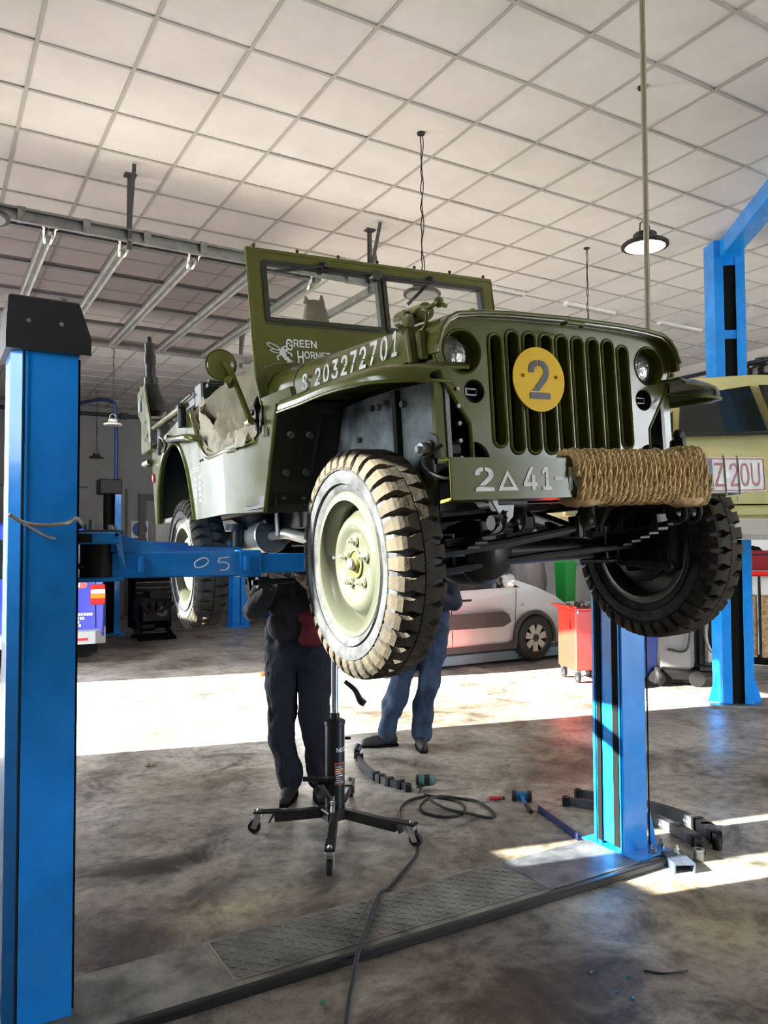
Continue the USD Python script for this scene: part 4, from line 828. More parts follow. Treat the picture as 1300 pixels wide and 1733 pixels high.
part(t, 'pipe', tube(spline([(-.6, 3.6, 4.6), (-.3, 1.6, 4.55), (-.08, .1, 4.35), (0, 0, 4.0), (.02, 0, 2.7)], 5), .035, 10), M('pipe_blue', (.02, .05, .2), .5))
PANELW = M('pale_cladding_panel', (.60, .63, .68), .45)
w3 = thing('window_5', 'row of pale panels under a dark track on the right wall', None, (XW1-.02, 6.5, 3.4), kind='structure')
for k in range(8): part(w3, 'panel', bx(-.02, .0, -4+1.35*k, -2.72+1.35*k, -2.2, .85, .004), PANELW, False)
part(w3, 'track', bx(-.07, 0, -4.05, 6.9, .87, .98), M_DF, False)
part(w3, 'track_hole_row', [bx(-.073, -.069, -4+.14*k, -3.93+.14*k, .90, .95) for k in range(76)], FRAMEM, False, kind='stuff')
for k in range(8): part(w3, 'mullion', bx(-.05, .0, -2.72+1.35*k, -2.65+1.35*k, -2.2, .87), M_DF, False)
t = thing('cable_bundle', 'tangle of dark cables and valves under the pipe on the right wall', 'cables', (11.7, 7.85, 4.42))
part(t, 'cable', [tube(spline([(0, rng.uniform(-.3, .3), rng.uniform(-.12, .16)) for _ in range(6)], 5), .018, 6) for k in range(5)], STEEL_BLK)
for k in range(3): part(t, 'valve', lathe([(.02, 0), (.05, .02), (.05, .10), (.02, .12)], 12, (-.03, -.2+.2*k, -.05), (0, 0, 1)), DULL)
# back wall doorway and trim
DOORM = M('beige_door', (.42, .40, .36), .6); DFR = M('dark_door_surround', (.13, .11, .10), .6)
d2 = thing('door_2', 'dark framed doorway with pale inner panels in the back wall', None, (4.95, 18.86, 0), kind='structure')
part(d2, 'frame', prism(shapely.box(-.6, 0, .9, 2.85).difference(shapely.box(-.45, 0, .75, 2.7)), -.06, .04, 'y'), DFR, False)
part(d2, 'door_leaf', bx(-.45, .75, 0, .03, 0, 1.62, .01), DOORM, False); part(d2, 'door_leaf', bx(-.2, .75, 0, .03, 1.64, 2.68, .01), WHITE, False); part(d2, 'shelf', bx(-.2, .75, -.04, .0, 2.25, 2.30), DFR, False)
part(d2, 'hinge', bx(.55, .6, -.03, .0, 1.3, 1.45), DFR, False)
struct('trim_1', bx(-.5, 3.2, 18.86, 18.9, 2.95, 2.99), DFR, label='dark horizontal trim line on the back wall')
struct('trim_2', bx(4.05, 4.1, 18.86, 18.9, 0, 2.95), DFR, label='dark vertical trim line on the back wall')
CARDP = M('grey_cabinet_paint', (.33, .32, .32), .5)
d3 = thing('door_3', 'grey metal double door with a white post in the back wall', None, (14.0, 18.86, 0), kind='structure') if False else None
# dividing wall behind the silver car
struct('wall_middle', [bx(7.6, 11.9, 12.6, 12.75, 0, 4.84)][0], WALLM, label='grey partition wall behind the silver car')
d3 = thing('door_3', 'grey metal door with a pale post in the partition behind the silver car', None, (9.0, 12.58, 0), kind='structure')
part(d3, 'door_leaf', bx(-.9, .0, -.03, 0, .02, 2.3, .006), CARDP, False); part(d3, 'post', bx(.06, .26, -.06, 0, 0, 2.6, .006), WHITE, False); part(d3, 'gap', bx(-.02, .06, -.035, 0, 0, 2.4), BLKM, False)
part(d3, 'dark_leaf', bx(.27, 1.0, -.03, 0, 0, 2.4, .006), M('dark_blue_grey_door', (.03, .035, .05), .5), False)
g = part(d3, 'door_number', place(meshkit.text_mesh('71', .09, .002, True), (-.45, -.032, 1.55), (1, 0, 0), (0, 0, 1)), BLK, False)
sg = thing('safety_sign', 'round blue safety sign on a white plate on the back wall', 'sign', (4.38, 18.88, 1.95))
part(sg, 'plate', bx(-.2, .2, -.012, 0, -.26, .26, .003), WHITE, False)
part(sg, 'symbol', prism(Point(0, .06).buffer(.17), -.016, -.012, 'y'), M('sign_blue', (.02, .08, .35), .4), False)
part(sg, 'text_bar', bx(-.16, .16, -.016, -.012, -.22, -.15), M('sign_blue2', (.02, .06, .25), .4), False)
# ---------------------------------------------------------------- people
RV, TV = np.array([.862, -.506, 0]), np.array([-.506, -.862, 0])
def sph(c, r, n=2):
    t = trimesh.creation.icosphere(n, r); return t.vertices+np.asarray(c)
def bones(bl, edge=.025, it=8):
    out = None
    for (a, ra, b, rb) in bl:
        h = m3.Manifold.hull_points(np.vstack([sph(a, ra), sph(b, rb)])); out = h if out is None else out+h
    if edge: out = out.refine_to_length(edge)
    t = man(out); t = trimesh.Trimesh(t.vertices, t.faces, process=True)
    if it: trimesh.smoothing.filter_taubin(t, lamb=.5, nu=.53, iterations=it)
    return tm(t.vertices, t.faces)
def fold(t, amp, sc, seed):
    """cloth folds: displaces a mesh along its normals"""
    v, f, n = meshkit.arrays(t, True); k = meshkit.fbm(v*np.array([sc, sc, sc*.55]), 3, seed)-.5
    return tm(v+n*(k*amp)[:, None], f)
def hand_bones(w, d, up, side, curl=.6, s=1.0):
    """w wrist, d forward, up = back of hand normal, side = thumb side"""
    w, d, up = np.asarray(w, float), np.asarray(d, float), np.asarray(up, float); d = d/np.linalg.norm(d); up = up-d*(up@d); up /= np.linalg.norm(up); sd = np.cross(d, up)*side
    B = []
    for k, (o, L) in enumerate(((.030, .085), (.010, .095), (-.010, .088), (-.030, .068))):
        k0 = w+d*.085*s+sd*o*s; B.append((w+d*.02*s+sd*o*.6*s, .014*s, k0, .0115*s))
        p, q = k0, d
        for j, fr_ in enumerate((.45, .32, .23)):
            a = curl*(j+.6); q = d*math.cos(a)-up*math.sin(a); e = p+q*L*fr_*s; B.append((p, (.0105-.001*j)*s, e, (.0095-.001*j)*s)); p = e
    t0 = w+d*.03*s+sd*.03*s; t1 = t0+(d*.6+sd*.8)*.035*s; t2 = t1+(d*.85+sd*.2-up*.5)*.032*s; t3 = t2+(d*.8-up*.6)*.026*s
    B += [(t0, .014*s, t1, .012*s), (t1, .012*s, t2, .0105*s), (t2, .0105*s, t3, .009*s)]
    return B
def person(label, O, J, topm, legm, seed, extra=None, hair=True, face=(0, 1)):
    O = np.array([O[0], O[1], 0.]); X = lambda p: RV*p[0]+TV*p[1]+np.array([0, 0, p[2]])
    P = {k: X(v) for k, v in J.items()}
    t = thing('person', label, 'person', tuple(O))
    hd = P['head']; F = RV*face[0]+TV*face[1]; F /= np.linalg.norm(F); S = np.cross([0, 0, 1], F)
    U = np.array([0, 0, 1.])
    B = [(P['pelvis']-RV*.07, .095, P['pelvis']+RV*.07, .095), (P['pelvis'], .10, P['chest'], .11), (P['chest']-RV*.06, .10, P['chest']+RV*.06, .10), (P['chest'], .11, P['neck']-U*.06, .09), (P['neck']-U*.08, .06, P['neck']+U*.05, .055), (P['neck']+U*.05, .055, hd-U*.04, .06)]
    B += [(hd+U*.03-F*.012, .088, hd-U*.01+F*.012, .08), (hd+F*.02-U*.05, .058, hd+F*.055-U*.095, .032), (hd+F*.09-U*.02, .012, hd+F*.105-U*.04, .014), (hd+F*.085-U*.068+S*.015, .010, hd+F*.085-U*.068-S*.015, .010)]
    for s in (-1, 1): B += [(hd+S*s*.083-U*.005, .014, hd+S*s*.088-U*.03-F*.005, .011), (hd+F*.078+S*s*.033+U*.005, .014, hd+F*.078+S*s*.030+U*.004, .014)]
    for k in ('l', 'r'):
        B += [(P['sh_'+k], .05, P['el_'+k], .036), (P['el_'+k], .036, P['wr_'+k], .030), (P['chest'], .10, P['sh_'+k], .062), (P['hip_'+k], .10, P['kn_'+k], .065), (P['kn_'+k], .062, P['an_'+k], .042), (P['an_'+k], .042, P['an_'+k]-U*.04+(P['toe_'+k]-P['an_'+k])*.2, .04), (P['an_'+k]-U*.045, .035, P['an_'+k]*.5+P['toe_'+k]*.5-U*.02, .026)]
        d = P['hand_'+k]-P['wr_'+k]; B += hand_bones(P['wr_'+k], d, J.get('up_'+k) is not None and X(J['up_'+k]) or F*.6+U*.4, 1 if k == 'l' else -1)
    body = bones(B, .02, 6); part(t, 'body', body, SKIN, True)
    E_ = [ball(hd+F*.086+S*s*.031+U*.004, .011, sub=1) for s in (-1, 1)]
    for e in E_: part(t, 'eye', e, WHITE, True)
    hr = bones([(hd+U*.055-F*.02, .083, hd+U*.02-F*.035, .085), (hd+U*.02-F*.04, .08, hd-U*.05-F*.05, .06), (hd+U*.085+F*.03, .05, hd+U*.06-F*.02, .075)], .02, 4); part(t, 'hair', hr, HAIR, True)
    L = [(P['pelvis']-RV*.08+U*.10, .135, P['pelvis']+RV*.08+U*.10, .135), (P['pelvis']-RV*.085-U*.02, .135, P['pelvis']+RV*.085-U*.02, .135)]
    for k in ('l', 'r'):
        L += [(P['pelvis']+(P['hip_'+k]-P['pelvis'])*.8, .135, P['hip_'+k]-U*.06, .118), (P['hip_'+k]-U*.05, .118, P['kn_'+k], .090), (P['kn_'+k], .090, P['an_'+k]+U*.02, .080)]
    tr = bones(L, .022, 8); tr = fold(tr, .075, 10, seed); part(t, 'trousers', tr, legm, True)
    Tp = [(P['pelvis']-RV*.07+U*.14, .142, P['pelvis']+RV*.07+U*.14, .142), (P['pelvis']+U*.14, .145, P['chest'], .16), (P['chest']-RV*.08, .14, P['chest']+RV*.08, .14), (P['chest'], .145, P['neck']-U*.08, .10)]
    for k in ('l', 'r'): Tp += [(P['chest']+U*.03, .12, P['sh_'+k], .085), (P['sh_'+k], .085, P['el_'+k], .072), (P['el_'+k], .072, P['wr_'+k]*.92+P['el_'+k]*.08, .052)]
    tp = fold(bones(Tp, .022, 8), .06, 11, seed+3); part(t, 'jacket', tp, topm, True)
    for k in ('l', 'r'):
        a, q = P['an_'+k], P['toe_'+k]; dr = q-a; dr[2] = 0; dr /= np.linalg.norm(dr)
        sh = bones([(a*[1, 1, 0]+U*.09-dr*.03, .05, a*[1, 1, 0]+U*.05-dr*.05, .045), (a*[1, 1, 0]+U*.052-dr*.05, .046, a*[1, 1, 0]+U*.045+dr*.10, .044), (a*[1, 1, 0]+U*.045+dr*.10, .046, a*[1, 1, 0]+U*.038+dr*.17, .036)], .015, 5)
        v = sh.vertices; v[:, 2] = np.maximum(v[:, 2], .004); s_ = part(t, 'shoe', tm(v, sh.faces), SHOE, True)
        pl = np.vstack([a*[1, 1, 0]-dr*.095, a*[1, 1, 0]+dr*.205]); sd_ = np.array([-dr[1], dr[0], 0])
        part(s_, 'sole', hull([p+sd_*w+U*z for p, w_ in ((pl[0], .032), (a*[1, 1, 0]-dr*.04, .044), (a*[1, 1, 0]+dr*.10, .048), (pl[1], .026)) for w in (-w_, w_) for z in (.0, .018)]), BLKM, False)
    return t, P, X
J1 = dict(pelvis=(0.0, 0, .97), chest=(.02, .03, 1.28), neck=(.05, .05, 1.50), head=(.09, .07, 1.64), sh_r=(-.17, .02, 1.42), sh_l=(.22, .02, 1.42), el_r=(-.27, .13, 1.22), el_l=(.34, .14, 1.20), wr_r=(-.15, .26, 1.375), wr_l=(.12, .28, 1.36), hand_r=(-.11, .25, 1.46), hand_l=(.06, .30, 1.44), hip_r=(-.11, 0, .90), hip_l=(.10, 0, .90), kn_r=(-.11, .04, .50), kn_l=(.11, .05, .50), an_r=(-.055, .0, .09), an_l=(.135, -.03, .09), toe_r=(-.075, .2, .03), toe_l=(.17, .17, .03))
p1, P1, X1 = person('person in navy overalls and dark jacket reaching up under the jeep behind its front wheel', (2.13, 4.74), J1, M('dark_jacket', (.014, .014, .017), .8, var=.3, vs=9, bump=.4, bs=25), NAVY, 11)
bib = bones([((RV*.06+TV*.13+[0, 0, 1.04]), .05, (RV*.12+TV*.13+[0, 0, 1.04]), .05), ((RV*.06+TV*.145+[0, 0, 1.18]), .05, (RV*.14+TV*.14+[0, 0, 1.18]), .05), ((RV*.07+TV*.13+[0, 0, 1.05]), .05, (RV*.10+TV*.145+[0, 0, 1.19]), .05)], .03, 3)
part(p1, 'red_panel', bib, M('dark_red_cloth', (.16, .012, .025), .8), True, label='dark red panel on the chest')
part(p1, 'cuff_label', bones([(RV*.0+TV*.17+[0, 0, 1.30], .012, RV*.03+TV*.17+[0, 0, 1.305], .012)], 0, 0), M('red_label', (.2, .02, .03), .8), True)
# tool in his hand
wt = thing('wrench', 'shiny steel wrench held up in the hand of the person in navy overalls', 'wrench', (2.13, 4.74, 0))
hp = RV*-.11+TV*.27+np.array([0, 0, 1.45])
part(wt, 'handle', [beam(hp+RV*-.06+[0, 0, .03], hp+RV*.08+[0, 0, -.02], .022, .012, .003)], STEEL); part(wt, 'head', [cyl(hp+RV*-.075+[0, 0, .035]-TV*.012, hp+RV*-.075+[0, 0, .035]+TV*.012, .02, 8)], STEEL)
J2 = dict(pelvis=(.17, 0, .97), chest=(.20, .06, 1.26), neck=(.18, .10, 1.50), head=(.17, .13, 1.64), sh_r=(.02, .06, 1.42), sh_l=(.35, .06, 1.41), el_r=(-.06, .16, 1.18), el_l=(.42, .12, 1.17), wr_r=(.08, .28, 1.30), wr_l=(.20, .26, 1.22), hand_r=(.14, .32, 1.36), hand_l=(.12, .29, 1.25), hip_r=(.08, 0, .90), hip_l=(.26, 0, .90), kn_r=(-.02, .06, .50), kn_l=(.205, .06, .50), an_r=(-.13, -.02, .09), an_l=(.15, .02, .09), toe_r=(-.325, .03, .03), toe_l=(.165, .22, .03))
person('person in blue jeans and navy top standing with feet apart behind the front tyre', (3.375, 5.47), J2, M('navy_pullover', (.016, .02, .04), .85, var=.3, vs=9, bump=.4, bs=25), JEAN, 23, face=(-.7, .7))
# ---------------------------------------------------------------- things on and round the jeep
Jm = Gf.Matrix4d(*JR[:, 0], 0, *JR[:, 1], 0, *JR[:, 2], 0, *JT, 1)
# rope wound round the bumper, each turn a part
rp = thing('rope', 'thick tan rope wound round the jeep bumper', 'rope', mat=Jm)
NT = 27
for k in range(NT):
    y0 = -.158+k*.0205; big = 1+.10*math.sin(k*1.7)+(.10 if k > 21 else 0); hz = .074*(1+.04*math.sin(k*2.3))+(.012 if k > 21 else 0); hx_ = .043
    Pp = []
    for a in np.linspace(0, 2*np.pi, 36, endpoint=False):
        c, s = math.cos(a), math.sin(a)
        Pp.append((.472+hx_*np.sign(c)*abs(c)**.55, y0+.0205*a/(2*np.pi)-.01+.003*math.sin(a*3+k), .577+hz*np.sign(s)*abs(s)**.6))
    Pp = np.array(Pp+[Pp[0]+np.array([0, .0205, 0])]); Pp = spline(Pp[::1], 3)
    st = []
    n = len(Pp); T = np.gradient(Pp, axis=0); T /= np.linalg.norm(T, axis=1)[:, None]
    yv = np.array([0, 1., 0]); N1 = np.cross(T, yv); N1 /= np.linalg.norm(N1, axis=1)[:, None]; N2 = np.cross(T, N1)
    for q in range(3):
        ph = np.arange(n)*.42+q*2*np.pi/3+k
        st.append(tube(Pp+(N1*np.cos(ph)[:, None]+N2*np.sin(ph)[:, None])*.0062, .0066, 5))
    part(rp, 'rope_turn', st, ROPE, True)
part(rp, 'rope_end', tube(spline([(.47, -.165, .52), (.49, -.16, .505), (.505, -.12, .50), (.50, -.08, .505)], 6), .011, 8), ROPE, True)
part(rp, 'rope_end', tube(spline([(.49, .24, .505), (.505, .28, .495), (.51, .33, .495), (.49, .37, .51)], 6), .014, 8), ROPE, True)
# number plate tied on
npl = thing('number_plate', 'white red-lettered number plate tied to the bumper beside the rope', 'number plate', mat=Jm)
PX = .522
part(npl, 'plate', prism(rrect(.368, .658, .520, .634, .008), PX-.006, PX-.003, 'x'), WHITE, False)
REDL = M('red_lettering', (.33, .012, .015), .5)
part(npl, 'border', prism(rrect(.371, .655, .523, .631, .008).difference(rrect(.375, .651, .527, .627, .006)), PX-.003, PX-.0015, 'x'), REDL, False, label='red border line')
part(npl, 'blue_band', prism(shapely.box(.3755, .527, .400, .6265), PX-.003, PX-.0015, 'x'), M('band_blue', (.008, .015, .10), .5), False)
part(npl, 'country_letters', place(fit(meshkit.text_mesh('PL', .1, .001, True), .019, .016), (PX-.0013, .3785, .536), (0, 1, 0), (0, 0, 1)), WHITE, False)
for c, y, w in (('Z', .410, .042), ('2', .483, .040), ('0', .535, .042), ('U', .588, .044)):
    part(npl, 'letter', place(fit(meshkit.text_mesh(c, .1, .001, False), w, .078), (PX-.003, y, .538), (0, 1, 0), (0, 0, 1)), REDL, False)
for y in (.458, .524): part(npl, 'tie_string', tube([(PX-.006, y, .640), (PX-.0005, y, .63), (PX-.0005, y+.001, .52), (PX-.004, y, .51)], .0025, 6), WHITE)
part(npl, 'string_end', tube(spline([(PX, .50, .52), (PX+.003, .503, .505), (PX, .507, .49)], 4), .0015, 5), WHITE)
part(npl, 'sticker', prism(Point(.468, .575).buffer(.012), PX-.003, PX-.002, 'x'), GALV, False)
# canvas covers lying over the front seats
cv = thing('canvas_cover', 'beige canvas cover bundled in the side opening of the jeep', 'canvas cover', mat=Jm)
rows = []
nu, nv = 40, 26
for i in range(nu):
    u = i/(nu-1); x = -1.86+1.0*u
    zt = 1.235-.05*abs(u-.35)-.25*max(0, u-.9)**1.0
    q = []
    for j in range(nv):
        v = j/(nv-1)
        if v < .35: y = -.05-.55*v/.35; z = zt+.02*math.sin(v*9)
        else:
            w = (v-.35)/.65; y = -.60-.085*math.sin(w*1.5)**.7; z = zt-(zt-.865)*w
        xx = x
        q.append((xx, y, z))
    rows.append(q)
G = np.array(rows); nz = .75-2*np.abs(meshkit.fbm(G*np.array([6, 4, 3.5]), 4, 5)-.5)-.25
G[:, :, 1] += nz*.09*np.clip((np.linspace(0, 1, nv)-.3)*3, .3, 1)[None, :]; G[:, :, 2] += (meshkit.fbm(G*6+9, 3, 8)-.5)*.07
G[:, :, 1] = np.maximum(G[:, :, 1], -.685)
part(cv, 'top_sheet', sheet(G, .006), CANVAS_DK, True)
CL = M('canvas_light', (.62, .55, .42), .9, var=.1, vs=9, bump=.3, bs=90)
def ruffle(x0, x1, y0, h0, h1, amp, seed, n=64, m=12, zoff=.004):
    rows = []
    for i in range(n):
        u = i/(n-1); x = x0+(x1-x0)*u; q = []
        zl = np.interp(x, [-1.72, -1.66, -1.58, -1.50, -1.42, -1.32, -.80, -.72], [1.14, 1.10, 1.0, .92, .87, .853, .862, .93])+zoff
        ph = seed+u*(x1-x0)*16+1.6*math.sin(u*5+seed); w = math.sin(ph)+.5*math.sin(2.3*ph+seed)
        for j in range(m):
            v = j/(m-1); z = zl+(h0+(h1-h0)*u)*v*(1+.22*math.sin(ph*.7)); y = y0+.02*v+amp*w*(.25+v)*.8
            q.append((x+.02*v*math.cos(ph), y, z))
        rows.append(q)
    G = np.array(rows); k = 1-2*np.abs(meshkit.fbm(G*np.array([16, 9, 11])+seed, 3, seed)-.5); G[:, :, 1] += (k-.7)*.05
    G[:, :, 1] = np.minimum(np.maximum(G[:, :, 1], -.735), -.60); return sheet(G, .005)
part(cv, 'folded_edge', ruffle(-1.72, -.86, -.715, .03, .045, .010, 3, zoff=-.012), CL, True, label='paler crumpled edge of the canvas')
part(cv, 'folded_edge', ruffle(-1.66, -.80, -.690, .12, .09, .022, 7), CL, True); part(cv, 'folded_edge', ruffle(-1.40, -.78, -.665, .17, .15, .03, 11), CANVAS, True)
sk = thing('canvas_sack', 'small khaki canvas hood with two pointed corners standing inside the jeep', 'canvas hood', mat=Jm)
secs = []
for z, hw, hy, dx in ((1.20, .075, .05, 0), (1.45, .072, .05, 0), (1.545, .066, .045, 0), (1.60, .070, .05, .004), (1.65, .066, .045, 0), (1.69, .055, .035, 0), (1.705, .045, .022, 0)):
    a = np.arange(20)*2*np.pi/20; secs.append([(-1.5+dx+hy*math.cos(t), -.07+hw*math.copysign(abs(math.sin(t))**.7, math.sin(t)), z) for t in a])
part(sk, 'bag', [fold(loft(secs), .03, 14, 4), tube([(-1.5, -.120, 1.69), (-1.5, -.126, 1.725)], [.02, .006], 8), tube([(-1.5, -.036, 1.69), (-1.5, -.034, 1.738)], [.02, .006], 8)], CANVAS_DK, True)
part(sk, 'tie', tube([(-1.5+.047*math.cos(t), -.07+.068*math.sin(t), 1.552) for t in np.arange(24)*2*np.pi/24], .006, 6, closed=True), CANVAS)
# ---------------------------------------------------------------- transmission jack
jk = thing('transmission_jack', 'black hydraulic jack on caster legs standing under the jeep, rod up to the axle', 'jack', (2.07, 4.10, 0))
JB = M('jack_black_paint', (.010, .010, .011), .33)
part(jk, 'cylinder', lathe([(.05, .07), (.057, .075), (.057, .60), (.061, .605), (.061, .625), (.04, .635), (.028, .64), (.028, .665), (.02, .67)], 32, (0, 0, 0), (0, 0, 1)), JB)
part(jk, 'piston_rod', [cyl((0, 0, .66), (0, 0, 1.36), .0205, 20), lathe([(.026, 1.34), (.03, 1.36), (.03, 1.38)], 16, (0, 0, 0), (0, 0, 1))], M('rod_chrome', (.72, .75, .8), .16, metal=1.), label='bright metal piston rod')
part(jk, 'saddle', [bx(-.09, .09, -.09, .09, 1.38, 1.40, .006)], JB)
ends = [(-.395, .185), (.25, -.43), (-.29, -.515), (.34, .45)]
part(jk, 'hub', [bx(-.085, .085, -.085, .085, .075, .13, .006)], JB)
for k, (ex, ey) in enumerate(ends):
    e = np.array([ex, ey]); L_ = np.linalg.norm(e); d = e/L_; c = np.array([0, 0])
    lg = part(jk, 'leg', [beam((*(d*.06), .105), (*(e-d*.09), .088), .045, .055, .004), bx(-.03, .03, -.03, .03, .108, .118, .003) if False else beam((*(e-d*.13), .118), (*(e+d*.03), .118), .055, .012, .003), beam((*(e-d*.09), .115), (*(e-d*.06), .06), .05, .01, .002)], JB, False)
    n_ = np.array([-d[1], d[0]])
    ca = part(lg, 'caster_fork', [cyl((*e, .095), (*e, .112), .03, 16), lathe([(.012, .118), (.014, .128), (.006, .138)], 10, (*e, 0), (0, 0, 1)), beam((*(e+n_*.022), .1), (*(e+n_*.022+d*.03), .03), .004, .035, .001, up=(d[0], d[1], 0)), beam((*(e-n_*.022), .1), (*(e-n_*.022+d*.03), .03), .004, .035, .001, up=(d[0], d[1], 0))], STEEL)
    w = np.array([*(e+d*.025), .038]); nn = np.array([n_[0], n_[1], 0])
    part(lg, 'caster_wheel', [lathe([(.028, -.013), (.036, -.013), (.038, -.009), (.038, .009), (.036, .013), (.028, .013), (.026, .006), (.026, -.006)], 24, w, nn, closed=True), lathe([(.026, -.005), (.026, .005)], 20, w, nn)]+[cyl(w+nn*.013+np.array([d[0]*math.cos(a), d[1]*math.cos(a), math.sin(a)])*.02, w-nn*.013+np.array([d[0]*math.cos(a), d[1]*math.cos(a), math.sin(a)])*.02, .003, 5) for a in np.arange(5)*1.2566], BLK)
pd = part(jk, 'pedal', [hull([(-.215, -.02, .325), (-.05, -.11, .325), (-.23, -.06, .325), (-.07, -.15, .325), (-.215, -.02, .34), (-.05, -.11, .34), (-.23, -.06, .34), (-.07, -.15, .34)]), hull([(-.2, -.03, .325), (-.07, -.12, .325), (-.10, -.03, .255), (-.07, -.05, .255)]), beam((-.13, -.07, .30), (-.03, -.05, .16), .035, .02, .003)], JB, False)
part(jk, 'pedal_spring', tube([(-.05+.011*math.cos(k*.8), -.07+.011*math.sin(k*.8), .10+.0009*k*1.2) for k in range(110)], .003, 5), STEEL)
part(jk, 'pump_handle', [tube(spline([(.05, -.03, .85), (.10, -.06, .80), (.13, -.07, .74), (.15, -.09, .72)], 6), [.012, .014, .017, .022, .02], 10)], JB)
part(jk, 'release_knob', cyl((.055, -.02, .52), (.085, -.035, .52), .009, 8), JB)
fc = np.array([-.15, -.99, 0]); fc /= np.linalg.norm(fc); fx = np.array([-fc[1], fc[0], 0])
def wrap(t, z, a0):   # bends flat xy mesh onto the cylinder
    t = man(t).copy(); v = t.vertices; a = a0+v[:, 0]/.0575; r = .0574+v[:, 2]
    base = math.atan2(fc[1], fc[0]); 
    return tm(np.stack([r*np.cos(base+a), r*np.sin(base+a), z+v[:, 1]], 1), t.faces)
part(jk, 'brand_text', wrap(meshkit.text_mesh('NEO', .024, .0006, True), .455, -.20), WHITE, False)
def gridbox(w, h, th, n=8): 
    return cat([bx(w*i/n, w*(i+1)/n, 0, h, 0, th) for i in range(n)])
part(jk, 'warning_label', wrap(gridbox(.062, .125, .0006), .27, -.33), M('label_orange', (.55, .10, .03), .5), False, label='orange bordered warning label')
part(jk, 'warning_label', wrap(mv(gridbox(.054, .066, .0006), (.004, .004, .0006)), .27, -.33), M('label_dark', (.05, .05, .05), .5), False); part(jk, 'warning_label', wrap(mv(gridbox(.054, .032, .0006), (.004, .088, .0006)), .27, -.33), M('label_dark2', (.05, .05, .05), .5), False)
part(jk, 'label_text', [wrap(mv(gridbox(.045-.012*(k % 3), .004, .0006, 6), (.008, .012+.0125*k, .0012)), .27, -.33) for k in range(8)], WHITE, False, kind='stuff', label='small illegible lines of print')
# ---------------------------------------------------------------- tools on the floor
def floorspring(label, pts, h, n, w0=.007, txt=None, ends=True, group=None, wraps=()):
    P = spline([(a, b, 0) for a, b in pts], 8); o = P.mean(0); P = P-o
    t = thing('leaf_spring', label, 'leaf spring', tuple(o), group='leaf springs lying on the floor')
    T = np.gradient(P, axis=0); T /= np.linalg.norm(T, axis=1)[:, None]; N = np.stack([-T[:, 1], T[:, 0], 0*T[:, 0]], 1)
    L_ = len(P)
    for k in range(n):
        m = int(L_*.06*k); Q = P[m:L_-m] if m else P; NN = N[m:L_-m] if m else N; Q = Q+NN*(w0*1.12*k)
        part(t, 'leaf', loft([[(q+nn*a+np.array([0, 0, z])) for a, z in ((0, .004), (w0, .004), (w0, .004+h), (0, .004+h))] for q, nn in zip(Q[::2], NN[::2])]), STEEL_BLK if k % 2 else M_SPR, False)
    for q in ((P[0], P[-1]) if ends else ()):
        part(t, 'eye', [lathe([(.012, .0), (.024, .0), (.024, h+.006), (.012, h+.006)], 16, q, (0, 0, 1), closed=True)], STEEL_BLK)
    for f_ in wraps:
        i = int(f_*(L_-1)); c = P[i]+N[i]*w0*n*.55; part(t, 'clip', beam(c-T[i]*.014, c+T[i]*.014, w0*n*1.35+.006, h+.012).apply_translation((0, 0, h/2+.006)), STEEL_BLK, False)
    return t, P, N, T, h
M_SPR = M('spring_grey_paint', (.055, .06, .07), .38, var=.3, vs=8)
s1 = floorspring('curved black leaf spring lying alone behind the jack', [(2.895, 5.36), (2.79, 5.13), (2.73, 4.86), (2.735, 4.66), (2.80, 4.47)], .045, 5, wraps=(.1, .58, .68, .8, .93))
part(s1[0], 'bushing', [lathe([(.012, 0), (.026, 0), (.026, .05), (.012, .05)], 16, s1[1][0]+np.array([0, 0, .055]), (.6, .3, .8), closed=True)], BLK)
s2 = floorspring('black leaf spring nearest the right post, in the pair on the floor', [(3.50, 3.72), (3.60, 3.50), (3.68, 3.25), (3.66, 3.0), (3.58, 2.79)], .05, 5, wraps=(.75, .93))
s3 = floorspring('outer black leaf spring behind the other one beside the right post', [(3.66, 3.78), (3.80, 3.50), (3.86, 3.22), (3.82, 2.98), (3.70, 2.78)], .055, 6, wraps=(.7, .8, .92))
for s_, tx in ((s2, 'A-024'), (s3, 'A-014')):
    t, P, N, T, h = s_; i = int(.62*(len(P)-1)); part(t, 'painted_code', place(meshkit.text_mesh(tx, .016, .0008, True), P[i]+np.array([0, 0, .018])-N[i]*.001, -T[i]*-1 if False else T[i], (0, 0, 1)), WHITE, False)
    j = int(.80*(len(P)-1)); c = P[j]+N[j]*.02; part(t, 'wrapping', [beam(P[j]-T[j]*.07+N[j]*.02, P[j]+T[j]*.07+N[j]*.02, .062, h+.014, .008).apply_translation((0, 0, h/2+.005))], M('grey_wrapping', (.10, .105, .115), .6, bump=.4, bs=40), label='grey tape wrapping')
wr = thing('impact_wrench', 'small black and teal air impact wrench lying on the floor near the coiled hose', 'impact wrench', (2.93, 4.44, 0), rz=-32)
TEAL = M('teal_plastic', (.05, .16, .15), .4)
part(wr, 'motor_housing', lathe([(.02, -.075), (.034, -.07), (.038, -.05), (.038, .01), (.034, .03), (.026, .05), (.018, .06)], 20, (0, 0, .062), (1, 0, 0)), BLK)
part(wr, 'teal_band', [lathe([(.0385, -.052), (.041, -.05), (.041, -.02), (.0385, -.018)], 20, (0, 0, .062), (1, 0, 0), closed=True), lathe([(.035, .022), (.038, .02), (.031, .05), (.026, .052)], 20, (0, 0, .062), (1, 0, 0), closed=True)], TEAL)
part(wr, 'anvil', [cyl((.055, 0, .062), (.095, 0, .062), .009, 8)], STEEL)
part(wr, 'handle', [beam((-.03, 0, .04), (-.06, -.085, .025), .032, .036, .008), beam((-.005, -.03, .045), (-.02, -.055, .04), .012, .012, .003)], BLK)
